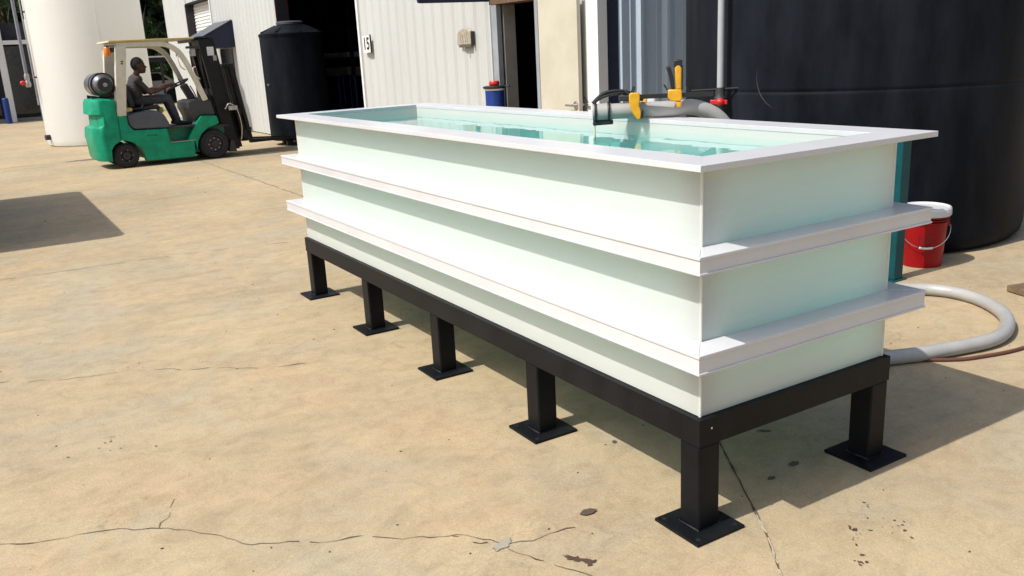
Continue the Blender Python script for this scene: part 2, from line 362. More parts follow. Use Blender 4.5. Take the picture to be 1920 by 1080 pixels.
strip('joint', jag([(-0.25,-0.76),(0.04,-0.331),(0.17,-0.157),(0.25,-0.03)], 0.004, 0.03, 15), 0.002, 0.007, PATCH, 0.0045, 5, 0.25)
strip('joint', jag([(1.5,6.3),(1.49,8.7),(1.49,11.3),(1.48,13.7),(1.48,20)], 0.012, 0.15, 6), 0.008, 0.016, JOINTM, 0.0028, 6, 0.05)
strip('joint', jag([(-8,6.95),(-1.911,6.289),(-0.334,6.17),(0.584,5.967),(3.9,5.5)], 0.012, 0.12, 7), 0.004, 0.012, JOINTM, 0.0028, 7, 0.30)
strip('joint', jag([(-8,16.8),(-1,16.5),(4,16.1)], 0.01, 0.2, 8), 0.012, 0.02, JOINTM, 0.0028, 8, 0.1)
def blob(name, c, rx, ry, ma, z, seed, rot=0.0, rag=0.45, n=26):
    rnd = random.Random(seed); b = B(); vs = []
    for k in range(n):
        a = 2*math.pi*k/n; q = 1 + rag*(rnd.random()-0.6)
        x, y = rx*q*math.cos(a), ry*q*math.sin(a)
        vs.append((c[0]+x*math.cos(rot)-y*math.sin(rot), c[1]+x*math.sin(rot)+y*math.cos(rot), z))
    b.add(vs, [tuple(range(n))]); return b.build(name, ma, ground)
blob('stain', (-0.425,0.120), 0.050, 0.014, STAINM, 0.003, 3, -0.95, 1.0)
blob('stain', (-0.405,0.085), 0.022, 0.017, STAINM, 0.0032, 4, 0.3, 0.9)
blob('patch', (-0.585,0.345), 0.048, 0.022, mat('grey_patch', (0.33,0.30,0.235), (0.28,0.255,0.20), rough=0.9, scale=40), 0.0035, 5, 0.4, 0.5)
blob('stain', (0.62,16.9), 0.35, 0.10, STAINM, 0.003, 6, 0.2, 0.8) if False else None
blob('stain', (-0.05,16.6), 0.42, 0.16, JOINTM, 0.003, 6, 0.15, 0.8)
def specks(c, r, n, s0, s1, seed, rot):
    rnd = random.Random(seed); b = B()
    for k in range(n):
        d = rnd.gauss(0, r); e = rnd.gauss(0, r*0.55); x = c[0]+d*math.cos(rot)-e*math.sin(rot); y = c[1]+d*math.sin(rot)+e*math.cos(rot)
        q = rnd.uniform(s0, s1); el = rnd.uniform(0.25, 0.8); ra = rnd.uniform(0, 3.1); m_ = 9
        b.add([(x+q*math.cos(t*6.283/m_)*math.cos(ra)*u-q*el*math.sin(t*6.283/m_)*math.sin(ra)*u, y+q*math.cos(t*6.283/m_)*math.sin(ra)*u+q*el*math.sin(t*6.283/m_)*math.cos(ra)*u, 0.003+k*2e-5) for t in range(m_) for u in (rnd.uniform(0.6,1.15),)], [tuple(range(m_))])
    o = b.build('dirt_specks', STAINM, ground); o['kind'] = 'stuff'; return o
specks((0.43,-0.31), 0.030, 13, 0.002, 0.011, 1, 0.6); specks((0.56,-0.36), 0.040, 14, 0.0015, 0.009, 2, 0.2); specks((0.30,-0.42), 0.020, 8, 0.002, 0.010, 3, 1.0)
specks((0.62,-0.22), 0.020, 6, 0.002, 0.007, 4, 0.3); specks((0.15,-0.75), 0.05, 10, 0.002, 0.008, 5, 0.8); specks((-1.6,2.1), 0.10, 14, 0.002, 0.009, 6, 2.6)
for i, (x, y, rx, ry) in enumerate(((0.50,0.13,0.02,0.012),(0.22,0.75,0.018,0.01),(0.75,0.72,0.02,0.014),(0.80,0.44,0.032,0.012),(0.66,0.16,0.026,0.015))):
    blob('damp_spot', (x,y), rx, ry, CRACK, 0.0031+i*1e-4, 20+i, i*0.8, 0.5)
lf = B(); pts = [(-0.034,0,0.004),(-0.015,0.016,0.008),(0.012,0.014,0.010),(0.036,0.004,0.007),(0.012,-0.012,0.004),(-0.016,-0.014,0.004)]
lf.add(pts + [(x, y, z+0.0025) for x, y, z in pts], [(0,1,2,3,4,5)[::-1],(6,7,8,9,10,11)] + [(i,(i+1)%6,(i+1)%6+6,i+6) for i in range(6)])
lo = lf.build('fallen_leaf', LEAFD); lo.location = (-0.222,0.339,0); lo.rotation_euler = (0,0,-0.25)
tag(lo, 'grey brown dry leaf lying on open concrete left of the nearest stand leg', 'leaf')
gr = B()
rnd = random.Random(11)
for i in range(210):
    if i < 200: x, y = rnd.uniform(-2.3, 1.5), rnd.uniform(-0.6, 6)
    else: x, y = rnd.uniform(-3, 4), rnd.uniform(4, 16)
    if rnd.random() < 0.25: x, y = rnd.uniform(1.2, 3.6), rnd.uniform(-0.6, 1.4)
    r = rnd.uniform(0.0014, 0.0042) if i < 200 else rnd.uniform(0.003, 0.008)
    gr.ball((x, y, r*0.4), r*rnd.uniform(0.8,1.8), r, r*0.7, 6, 4)
g_ = gr.build('grit', CRACK); g_['kind'] = 'stuff'; g_['label'] = 'dark grit and crumbs scattered over the concrete'; g_['category'] = 'grit'

# ================================================================== PROCESS TANK ON STEEL STAND
W, L, S_, PL = 0.9964, 4.0162, 0.0964, 0.062
ZB, ZBB = 0.425, 0.3266
st = thing('steel_stand', 'black painted steel stand with square legs under the long white tank', 'stand')
PT = 0.012
BW = S_ + 0.004
def mitre(o, i, z0, z1, name, par, ma, bev):
    ox0, oy0, ox1, oy1 = o; ix0, iy0, ix1, iy1 = i; res = []
    for poly in ([(ox0,oy0),(ix0,iy0),(ix0,iy1),(ox0,oy1)], [(ox0,oy0),(ox1,oy0),(ix1,iy0),(ix0,iy0)],
                 [(ox1,oy0),(ox1,oy1),(ix1,iy1),(ix1,iy0)], [(ox0,oy1),(ix0,iy1),(ix1,iy1),(ox1,oy1)]):
        p = par if not isinstance(par, list) else par[len(res)]
        res.append(B().prism(poly, z0, z1, 'xy').build(name, ma, p, bevel=bev))
    return res
mitre((-0.002,-0.002,W+0.002,L+0.002), (BW,BW,W-BW,L-BW), ZBB, ZB, 'beam', st, STEELB, 0.0)
def beam(nm, *a): return B().box(*a).build(nm, STEELB, st, bevel=0.004)
legy = [0.0, 0.998, 1.9463, 2.8923, L-S_]
for y in legy[1:4]: beam('cross_beam', BW+0.0005, y, ZBB+0.002, W-BW-0.0005, y+S_, ZB-0.003)
leg_me = pl_me = None
for xi, x in enumerate((0.0, W-S_)):
    for y in legy:
        if leg_me is None:
            lg = B().box(0, 0, PT, S_, S_, ZBB).build('leg', STEELB, st, bevel=0.008, seg=3); leg_me = lg.data
            pl = B().box(-PL, -PL, 0.001, S_+PL, S_+PL, PT).build('base_plate', STEELB, lg, bevel=0.002); pl_me = pl.data
            ho_me = B().lathe([(0.009,PT-0.002),(0.009,PT+0.0006)], 12).mesh('bolt_hole'); ho_me.materials.append(HOLE)
            wb = B().tube([(-0.002,-0.002,PT+0.002),(S_+0.002,-0.002,PT+0.002),(S_+0.002,S_+0.002,PT+0.002),(-0.002,S_+0.002,PT+0.002)], 0.004, 6, closed=True)
            we = wb.build('weld', SEAMM, lg, smooth=True, angle=80); we_me = we.data
            lg.location = (x, y, 0)
        else:
            lg = bpy.data.objects.new('leg', leg_me); COL.objects.link(lg); lg.parent = st; lg.location = (x, y, 0)
            bv = lg.modifiers.new('bevel', 'BEVEL'); bv.width = 0.008; bv.segments = 3
            for nm, me_ in (('base_plate', pl_me), ('weld', we_me)):
                c = bpy.data.objects.new(nm, me_); COL.objects.link(c); c.parent = lg
        for hx in (-PL+0.024, S_+PL-0.024):
            for hy in (-PL+0.024, S_+PL-0.024):
                c = bpy.data.objects.new('bolt_hole', ho_me); COL.objects.link(c); c.parent = lg; c.location = (hx, hy, 0)
B().lathe([(0.004,-0.004),(0.004,0.0)], 10, (0,0,0), 'y').build('bolt', CHROME, st).location = (0.05,-0.002,0.388)

tk = thing('process_tank', 'long white translucent plastic tank full of water on black stand', 'tank')
O = 0.0212; X0, X1, Y0, Y1 = O, W-O, O, L-O; T = 0.060
ZR = 1.290; RT = 0.020; ZW0 = ZB+0.002; ZW1 = ZR-RT-0.0005
def tp(nm, par, ma, bev, *a): return B().box(*a).build(nm, ma, par, bevel=bev)
mitre((X0,Y0,X1,Y1), (X0+T,Y0+T,X1-T,Y1-T), ZW0, ZW1, 'wall_panel', tk, TANKP, 0.0)
tp('tank_floor', tk, TANKP, 0.0, X0+T+0.0005, Y0+T+0.0005, ZW0, X1-T-0.0005, Y1-T-0.0005, ZW0+T)
# corner weld beads on the near corners
for cx, cy in ((X0, Y0), (X1, Y0), (X0, Y1)): B().cyl((cx, cy, ZW0), (cx, cy, ZW1), 0.0050, n=10).build('corner_weld', TANKP, tk, smooth=True)
RO, RI = 0.0997, 0.062
ro = (X0-RO, Y0-RO, X1+RO, Y1+RO); ri = (X0+RI, Y0+RI, X1-RI, Y1-RI)
mitre(ro, ri, ZR-RT, ZR, 'rim_board', tk, WHITEP, 0.0012)
Q = 0.1023
for zt, zb in ((1.0123, 0.9515), (0.6937, 0.6254)):
    qo = (X0-Q, Y0-Q, X1+Q, Y1+Q); qi = (X0-0.0005, Y0-0.0005, X1+0.0005, Y1+0.0005)
    top = mitre(qo, qi, zt-0.012, zt, 'stiffener_rib', tk, WHITEP, 0.0025)
    fo = (X0-Q+0.004, Y0-Q+0.004, X1+Q-0.004, Y1+Q-0.004); fi = (X0-Q+0.016, Y0-Q+0.016, X1+Q-0.016, Y1+Q-0.016)
    mitre(fo, fi, zb+0.0085, zt-0.0125, 'face_board', top, WHITEP, 0.0)
    mitre(qo, qi, zb, zb+0.008, 'bottom_board', top, WHITEP, 0.002)

ZWAT = 1.236
nx, ny = 2, 2
wbx = B().box(X0+T-0.002, Y0+T-0.002, ZW0+T-0.002, X1-T+0.002, Y1-T+0.002, ZWAT)
water = struct(wbx.build('water', WATER), 'clear turquoise water filling the long white tank')

# ================================================================== HOSES, CLAMP, STRAP
hp = [(0.75,1.51,1.328),(0.84,1.44,1.3305),(0.94,1.37,1.3305),(1.04,1.30,1.3305),(1.14,1.23,1.328),(1.25,1.17,1.25),(1.34,1.14,1.05),(1.37,1.25,0.70),(1.40,1.42,0.35),(1.52,1.70,0.10),
      (1.85,1.95,0.0385),(2.45,1.80,0.0385),(2.85,1.48,0.0385),(3.13,1.22,0.0385),(3.17,0.97,0.0385),(3.03,0.71,0.0385),(2.81,0.535,0.0385),(2.54,0.45,0.0385),(2.234,0.50,0.0385),(1.943,0.59,0.0385),(1.5,0.80,0.0385),(1.1,1.15,0.0385),(0.9,1.8,0.0385),(1.3,2.6,0.0385)]
hpath = smoothpath(hp, 10)
hs = thing('suction_hose', 'thick grey hose looped on the concrete and draped over the tank rim', 'hose')
B().tube(hpath, 0.038, 20).build('hose', HOSE, hs, smooth=True, angle=60)
# helix ridge of the hose
b = B(); hel = []
tot = 0
for i in range(len(hpath)-1):
    a, c = hpath[i], hpath[i+1]; t = (c-a); ln = t.length
    ref = Vector((0,0,1)) if abs(t.normalized().z) < 0.9 else Vector((1,0,0)); u = t.cross(ref).normalized(); v = u.cross(t.normalized())
    n = max(1, int(ln/0.006))
    for j in range(n):
        ang = (tot + ln*j/n)/0.035*2*math.pi
        hel.append(a + t*(j/n) + (u*math.cos(ang)+v*math.sin(ang))*0.0374)
    tot += ln
b.tube(hel, 0.0016, 4).build('helix_ridge', HOSE, hs, smooth=True)
d0 = (Vector(hp[0])-Vector(hp[1])).normalized(); e0 = Vector(hp[0])
b = B(); 
cuff = [e0 + d0*t for t in (-0.06, 0.03)]
b.tube(cuff, 0.042, 20, cap=False).build('cuff', HOSE, hs, smooth=True)
B().tube([e0+d0*0.002, e0+d0*0.004], 0.037, 20).build('mouth', HOLE, hs)
def ring_at(c, d, r, rt, n=28, a0=0, a1=2*math.pi):
    ref = Vector((0,0,1)); u = d.cross(ref).normalized(); v = u.cross(d)
    return [c + (u*math.cos(a0+(a1-a0)*k/n)+v*math.sin(a0+(a1-a0)*k/n))*r for k in range(n + (0 if a1-a0 > 6.2 else 1))]
stp = thing('strap_clamp', 'black strap clamp with buckle wrapped round the hose mouth', 'strap clamp', tuple(e0))
for t in (0.015, -0.05): B().tube(ring_at(d0*t, d0, 0.046, 0), 0.006, 8, closed=True).build('band', BLACKP, stp, smooth=True)
for k, (t, l_) in enumerate(((0.0, 0.03), (-0.03, 0.045))):
    pp = smoothpath([d0*0.03+Vector((0,0,0.045)), d0*-0.02+Vector((0.01,0,0.075+0.015*k)), d0*-0.10+Vector((0.02,0.0,0.085+0.01*k)), d0*-0.19+Vector((0.02,0.01,0.062))], 5)
    B().tube(pp, 0.008, 8).build('band', BLACKP, stp, smooth=True)
B().obox(d0*-0.21+Vector((0.01,0,0.056)), d0*-0.09+Vector((0.01,0,0.062)), 0.045, 0.028).build('buckle', DGREY, stp, bevel=0.005)
B().obox(d0*-0.15+Vector((0,0,0.075)), d0*-0.13+Vector((0,0,0.10)), 0.02, 0.012).build('lever', DGREY, stp, bevel=0.002)
B().obox(d0*0.03+Vector((0.0,0,-0.052)), d0*-0.07+Vector((0.0,0,-0.050)), 0.05, 0.020).build('pad', BLACKP, stp, bevel=0.006)
B().tube([d0*0.02+Vector((0,0,-0.05)), d0*0.02+Vector((0,0,-0.14))], 0.003, 6).build('loose_end', YELP, stp)
B().tube([d0*0.05+Vector((0,0,0.05)), d0*0.07+Vector((0,0,0.08))], 0.003, 6).build('loose_end', BLACKP, stp)

# quick-release bar clamp lying across the back rim
cl = thing('bar_clamp', 'yellow and black trigger bar clamp gripping the hose to the back rim', 'clamp', (0.83,1.44,1.30))
dirc = Vector((0.75,-0.66,0.0)).normalized(); p0 = Vector((0.855,1.362,1.398))-Vector(cl.location)
upv = Vector((0,0,1)); sdv = dirc.cross(upv).normalized()
def CP(a, z, s=0.0): return p0 + dirc*(a if a < 0.06 else a*0.74) + upv*z*0.93 + sdv*s
B().obox(CP(-0.01,0), CP(0.50,0.0), 0.009, 0.021).build('bar', BLACKP, cl, bevel=0.001)
def clprism(nm, poly, wd, ma, bev=0.005):
    b = B(); n = len(poly)
    vs = [CP(a, z, -wd/2) for a, z in poly] + [CP(a, z, wd/2) for a, z in poly]
    b.add(vs, [tuple(range(n)), tuple(range(n,2*n))[::-1]] + [(i,(i+1)%n,(i+1)%n+n,i+n) for i in range(n)])
    return b.build(nm, ma, cl, bevel=bev, smooth=True, angle=50)
clprism('fixed_jaw', [(-0.026,0.012),(-0.02,0.022),(0.022,0.022),(0.027,0.0),(0.022,-0.045),(0.034,-0.075),(0.03,-0.112),(0.012,-0.118),(-0.008,-0.085),(-0.026,-0.035)], 0.032, YELLOW)
clprism('jaw_pad', [(0.029,-0.068),(0.042,-0.066),(0.042,-0.108),(0.029,-0.112)], 0.036, BLACKP, 0.003)
clprism('handle_body', [(0.215,0.03),(0.30,0.03),(0.305,-0.022),(0.29,-0.03),(0.235,-0.03),(0.212,-0.01)], 0.036, YELLOW)
clprism('grip', [(0.264,0.03),(0.300,0.03),(0.300,0.135),(0.290,0.150),(0.268,0.150),(0.258,0.138)], 0.030, YELLOW)
clprism('grip_cap', [(0.252,0.138),(0.302,0.138),(0.306,0.176),(0.252,0.178)], 0.028, BLACKP)
clprism('grip_back', [(0.301,0.02),(0.309,0.03),(0.309,0.15),(0.301,0.15)], 0.026, BLACKP, 0.002)
clprism('trigger', [(0.236,0.03),(0.256,0.03),(0.250,0.09),(0.228,0.145),(0.200,0.147),(0.222,0.09)], 0.024, BLACKP)
clprism('release_lever', [(0.205,0.028),(0.214,0.028),(0.196,0.056),(0.182,0.058)], 0.014, BLACKP, 0.002)
clprism('jaw_bolt', [(-0.020,0.022),(-0.002,0.022),(0.005,0.050),(-0.008,0.058)], 0.014, DGREY, 0.002)
clprism('moving_jaw', [(0.262,-0.031),(0.302,-0.031),(0.298,-0.060),(0.272,-0.062)], 0.03, YELLOW)

c2 = thing('spring_clip', 'small white and yellow clip on the back rim behind the bar clamp', 'clip', (1.03,1.455,1.291))
B().box(-0.02,-0.055,0,0.02,0.055,0.012).build('plate', WHITEP, c2, bevel=0.003)
B().box(-0.014,0.012,0.012,0.014,0.045,0.105).build('yellow_tab', YELLOW, c2, bevel=0.004)
B().box(-0.016,-0.05,0.012,0.016,0.008,0.10).build('body', WHITEP, c2, bevel=0.008)

th_ = B().tube([(p.x,p.y,0.0105) for p in smoothpath([(1.2,1.5,0),(1.6,1.0,0),(1.94,0.64,0),(2.151,0.454,0),(2.312,0.383,0),(2.6,0.325,0),(3.2,0.32,0),(4.2,0.5,0),(6,0.9,0)], 8)], 0.0095, 10).build('air_hose', RUST, smooth=True, angle=70)
tag(th_, 'thin rust brown rubber hose trailing across the concrete at right', 'hose')

# ================================================================== BUCKET, POST, PLANK
bk = thing('bucket', 'red plastic bucket with white lid and wire handle beside the black tank', 'bucket', (3.80,1.73,0)); bk.scale = (1.05,1.05,1.09)
B().lathe([(0.001,0.012),(0.112,0.012),(0.117,0.0),(0.128,0.003),(0.129,0.03),(0.147,0.30)], 48).build('body', REDP, bk, smooth=True, angle=40)
rb = B()
for z in (0.300, 0.316, 0.332): rb.lathe([(0.147,z-0.006),(0.156,z-0.006),(0.156,z+0.001),(0.147,z+0.001)], 48)
rb.build('ring', REDP, bk, smooth=True, angle=30)
B().lathe([(0.147,0.338),(0.162,0.338),(0.166,0.343),(0.166,0.382),(0.160,0.392),(0.150,0.394),(0.148,0.386),(0.001,0.386)], 48, close=False).build('lid', WHITEP, bk, smooth=True, angle=30)
rr = B()
for z in (0.350, 0.360, 0.371): rr.tube([(0.1665*math.cos(a*math.pi/24), 0.1665*math.sin(a*math.pi/24), z) for a in range(48)], 0.0016, 4, closed=True)
rr.build('lid_ridge', WHITEP, bk, smooth=True)
va = Vector((-0.755,-0.655,0)).normalized(); vb = Vector((va.y,-va.x,0))     # towards camera / sideways
arc = []
for k in range(25):
    t = math.pi*k/24
    p = vb*(0.16*math.cos(t)) + va*(0.03+0.135*math.sin(t)**0.8) + Vector((0,0,0.275-0.135*math.sin(t)))
    arc.append(p)
hd = B().tube(arc, 0.0022, 6).build('handle', CHROME, bk, smooth=True)
B().tube(arc[10:15], 0.0075, 8).build('grip', WHITEP, hd, smooth=True)
for s in (-1, 1): B().cyl(vb*(s*0.145)+Vector((0,0,0.275)), vb*(s*0.163)+Vector((0,0,0.275)), 0.014, n=12).build('lug', REDP, bk, smooth=True)
tl = B()
for i in range(3):
    for j in range(7): 
        aa = math.atan2(va.y, va.x)+(-0.35+0.1*j); r_ = 0.1405-0.0004*0
        zz = 0.20-0.028*i; rad = 0.129+(zz-0.03)/(0.27)*0.018+0.0006
        if (i*7+j)%5 == 3: continue
        tl.add([(rad*math.cos(aa),rad*math.sin(aa),zz),(rad*math.cos(aa+0.07),rad*math.sin(aa+0.07),zz),((rad+.0012)*math.cos(aa+0.07),(rad+.0012)*math.sin(aa+0.07),zz+0.016),((rad+.0012)*math.cos(aa),(rad+.0012)*math.sin(aa),zz+0.016)], [(0,1,2,3)])
tl.build('faded_print', mat('dark_print', (0.12,0.006,0.008), rough=0.5), bk)

po = thing('teal_post', 'teal painted steel post standing behind the far corner of the tank', 'post', (3.29,1.60,0))
B().box(-0.045,-0.045,0.010,0.045,0.045,0.97).build('post', TEAL, po, bevel=0.005)
B().box(-0.075,-0.06,0.0,0.075,0.06,0.0095).build('base_plate', TEAL, po, bevel=0.002)
B().box(-0.048,-0.048,0.9705,0.048,0.048,0.978).build('cap', TEAL, po, bevel=0.002)

wd = B().obox((0,0,0.025),(0.62,-0.18,0.025),0.14,0.038).build('timber_plank', WOOD, bevel=0.003); wd.location = (3.53,0.895,0.0)
tag(wd, 'short weathered wooden plank on the concrete at the right edge', 'plank')

# ================================================================== BIG BLACK TANK + PVC STANDPIPE
bt = thing('storage_tank', 'huge black plastic storage tank standing behind the red bucket', 'tank', (4.625,3.054,0))
RB = 1.392
prof = [(1.20,0.0),(RB-0.10,0.0),(RB-0.05,0.012),(RB-0.014,0.05),(RB,0.11),(RB,0.13),(RB,1.21)]
z = 0.11
for zz in (1.228, 1.236, 1.240, 1.244, 1.252):
    prof.append((RB-(0.006 if abs(zz-1.24)<0.006 else 0.0), zz))
prof += [(RB,1.27),(RB,2.38),(RB,2.4),(RB-0.006,2.408),(RB,2.416),(RB,2.44),(RB,3.58),(RB,3.60),(RB-0.05,3.72),(RB-0.2,3.80),(0.35,4.08),(0.3,4.20)]
B().lathe(prof, 96).build('shell', POLYB, bt, smooth=True, angle=50)
B().lathe([(0.33,4.205),(0.34,4.215),(0.34,4.25),(0.30,4.28),(0.01,4.29)], 32).build('lid', POLYB, bt, smooth=True)
# faint scuff ring left on the skin
aa0 = math.atan2(2.62-3.054, 3.30-4.625); sc_ = []
for k in range(34):
    t = R(165+85*k/33); a = aa0 + math.cos(t)*0.22/RB; zz = 1.36+0.25*math.sin(t)
    sc_.append(((RB+0.0002)*math.cos(a), (RB+0.0002)*math.sin(a), zz))
B().tube(sc_, [0.0040*math.sin(math.pi*(k+0.5)/34)+0.0002 for k in range(34)], 4).build('scuff_mark', mat('scuff', (0.034,0.037,0.043), (0.012,0.014,0.018), rough=0.7, scale=18), bt)

pv = thing('standpipe', 'grey plastic pipe with red valve running up the black storage tank', 'pipe', (3.143,3.107,0))
B().cyl((0,0,0.05),(0,0,1.10),0.026,n=16).build('lower_pipe', PVC, pv, smooth=True)
B().cyl((0,0,1.28),(0,0,4.0),0.026,n=16).build('pipe', PVC, pv, smooth=True)
vb_ = B(); vb_.lathe([(0.034,1.10),(0.038,1.105),(0.038,1.14),(0.046,1.15),(0.048,1.20),(0.038,1.215),(0.038,1.25),(0.034,1.28)], 20); vb_.build('valve_body', DGREY, pv, smooth=True)
hv = Vector((-0.711,0.703,0)); cvv = Vector((-0.703,-0.711,0))
B().cyl(cvv*0.04+Vector((0,0,1.175)), cvv*0.085+Vector((0,0,1.175)), 0.012, n=10).build('stem', REDV, pv, smooth=True)
hh = B(); hh.obox(cvv*0.09+hv*-0.055+Vector((0,0,1.172)), cvv*0.09+hv*0.075+Vector((0,0,1.176)), 0.02, 0.034); hh.ball(tuple(cvv*0.09+Vector((0,0,1.175))), 0.034,0.034,0.03)
hh.build('valve_handle', REDV, pv, bevel=0.005, smooth=True)
B().cyl(hv*0.22+Vector((0,0,1.262)), hv*-0.30+Vector((0,0,1.275)), 0.009, n=8).build('bracket_rod', BLACKP, pv, smooth=True)
B().box(-0.05,-0.05,0,0.05,0.05,0.05).build('foot_block', DGREY, pv, bevel=0.004)

# ================================================================== METAL BUILDING
XW = 4.0
bd = thing('metal_building', 'long white ribbed metal warehouse with open bay and doorway', 'building', (XW,5.76,0))
HT = 5.0
def rib_profile(a0, a1, sp, ph, h, bw, tw):
    out = [(a0, 0)]; k = math.floor((a0-ph)/sp)
    while True:
        c = ph + k*sp; k += 1
        if c - bw/2 > a1: break
        for u, q in ((c-bw/2,0),(c-tw/2,h),(c+tw/2,h),(c+bw/2,0)):
            if a0 < u < a1: out.append((u, q))
        for mm in (1/3, 2/3):       # minor stiffening beads
            u = c + sp*mm
            for du, q in ((-0.012,0),(0,h*0.16),(0.012,0)):
                if a0 < u+du < a1: out.append((u+du, q))
    out.append((a1, 0)); return sorted(set(out))
def siding(y0, y1, z0, z1, sp=0.305, ph=8.15, h=0.030):
    y = y0
    while y < y1 - 1e-6:
        yn = min(y1, y+0.915)
        pr = rib_profile(y, yn-0.002, sp, ph, h, 0.115, 0.030); b = B(); n = len(pr)
        vs = [(XW-0.004-q, u, z0) for u, q in pr] + [(XW-0.004-q, u, z1) for u, q in pr] 
        fs = [(i, i+1, i+1+n, i+n) for i in range(n-1)]
        vs += [(XW-0.001, pr[0][0], z0),(XW-0.001, pr[-1][0], z0),(XW-0.001, pr[0][0], z1),(XW-0.001, pr[-1][0], z1)]
        fs += [(2*n+1,2*n,2*n+2,2*n+3),(0,n,2*n+2,2*n),(n-1,2*n+1,2*n+3,2*n-1)]
        b.add(vs, fs); b.build('siding_panel', SIDING, bd, world=True)
        y = yn
siding(5.98, 6.88, 0.02, HT); siding(6.88, 8.02, 2.31, HT); siding(8.02, 12.44, 0.02, HT); siding(12.44, 16.87, 3.25, HT)
siding(16.90, 22.46, 0.02, HT, 0.305); siding(22.46, 25.42, 3.36, HT); siding(25.44, 28.55, 0.02, HT)
def bbox(nm, ma, *a, bev=0.0, par=None): return B().box(*a).build(nm, ma, par or bd, bevel=bev, world=True)
XI = 4.20
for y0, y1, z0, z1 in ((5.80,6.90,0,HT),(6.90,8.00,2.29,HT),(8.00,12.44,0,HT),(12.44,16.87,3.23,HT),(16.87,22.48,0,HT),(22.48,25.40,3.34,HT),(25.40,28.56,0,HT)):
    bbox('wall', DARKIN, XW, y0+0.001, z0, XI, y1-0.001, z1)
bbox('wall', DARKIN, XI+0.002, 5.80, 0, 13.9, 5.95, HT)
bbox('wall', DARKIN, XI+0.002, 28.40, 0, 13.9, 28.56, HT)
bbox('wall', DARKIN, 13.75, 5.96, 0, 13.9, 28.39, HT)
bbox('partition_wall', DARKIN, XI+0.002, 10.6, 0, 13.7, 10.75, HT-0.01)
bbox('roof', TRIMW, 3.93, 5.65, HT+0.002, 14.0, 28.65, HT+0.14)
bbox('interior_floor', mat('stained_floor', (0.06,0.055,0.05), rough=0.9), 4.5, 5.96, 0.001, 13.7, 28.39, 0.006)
# end wall of galvanised ribbed sheets, facing the yard's near side
pr = rib_profile(4.25, 13.9, 0.375, 4.487, 0.05, 0.11, 0.04)
x = 4.25
while x < 13.85:
    xn = min(13.9, x+1.125)
    q = [(u, h) for u, h in rib_profile(x, xn-0.002, 0.375, 4.487, 0.052, 0.115, 0.04)]; n = len(q); b = B()
    vs = [(u, 5.700-h, 0.02) for u, h in q] + [(u, 5.700-h, HT) for u, h in q]
    b.add(vs, [(i, i+1, i+1+n, i+n) for i in range(n-1)])
    b.build('end_siding_panel', GALV, bd, world=True); x = xn
bbox('end_girt', GALV, 4.25, 5.705, 0, 13.9, 5.799, HT)
bbox('corner_trim', TRIMW, 3.955, 5.745, 0, 4.085, 5.975, HT, bev=0.004)
bbox('dark_corner_gap', NAVY, 4.095, 5.76, 0, 4.245, 5.798, HT, bev=0.006)  # navy strip; the darkness of the corner gap is put into its colour
# personnel doorway
bbox('door_jamb', mat('grey_blue_frame', (0.30,0.325,0.35), rough=0.45), 3.96, 7.84, 0, 4.03, 7.998, 2.19, bev=0.003)
bbox('door_jamb', mat('grey_blue_frame', (0.30,0.325,0.35)), 3.96, 6.902, 0, 4.21, 6.97, 2.19, bev=0.003)
bbox('door_header', mat('rusty_header', (0.16,0.10,0.06), (0.10,0.065,0.045), rough=0.7, scale=20), 3.955, 6.902, 2.195, 4.21, 7.998, 2.305, bev=0.003)
bbox('door_reveal', mat('dusty_beige', (0.30,0.285,0.255), (0.24,0.225,0.20), rough=0.7), 4.06, 7.83, 0, 4.23, 7.998, 2.19)
bbox('dark_jamb_gap', DARKIN, 4.031, 7.87, 0, 4.059, 7.998, 2.19)  # narrow gap behind the jamb, its darkness given by the strip's colour
# door leaf swung open against the wall
A0 = Vector((3.93,6.81,0)); dd = Vector((-0.075,-0.93,0)).normalized(); nn = Vector((dd.y,-dd.x,0))   # nn points to the yard
if nn.x > 0: nn = -nn
leaf = B(); leaf.obox(A0+Vector((0,0,1.115)), A0+dd*0.86+Vector((0,0,1.115)), 0.045, 2.20); door = leaf.build('door', BEIGE, bd, bevel=0.003, world=True)
hc = A0 + dd*0.80 + nn*0.024 + Vector((0,0,1.015))
b = B(); b.cyl(hc, hc+nn*0.012, 0.042, n=20); b.cyl(hc, hc+nn*0.055, 0.012, n=10); b.obox(hc+nn*0.055+dd*0.01, hc+nn*0.06-dd*0.13, 0.016, 0.022)
b.build('door_handle', CHROME, door, smooth=True, world=True)
hc2 = A0 + dd*0.80 - nn*0.024 + Vector((0,0,1.015)); b = B(); b.cyl(hc2, hc2-nn*0.05, 0.02, n=12); b.obox(hc2-nn*0.045, hc2-nn*0.045+dd*0.11, 0.016, 0.02)
b.build('door_handle', CHROME, door, smooth=True, world=True)
bbox('latch_plate', STEEL, hc.x-0.012, hc.y-0.03, 0.84, hc.x-0.008, hc.y+0.02, 0.93, par=door)
# bay opening
bbox('bay_reveal', MAROON, XW-0.03, 16.872, 0, XW+0.25, 16.898, 3.22)
bbox('bay_reveal', TRIMW, XW-0.045, 12.37, 0, XW+0.02, 12.442, 3.22, bev=0.004)
bbox('bay_header', MAROON, XW-0.03, 12.45, 3.232, XW+0.02, 16.87, 3.30)
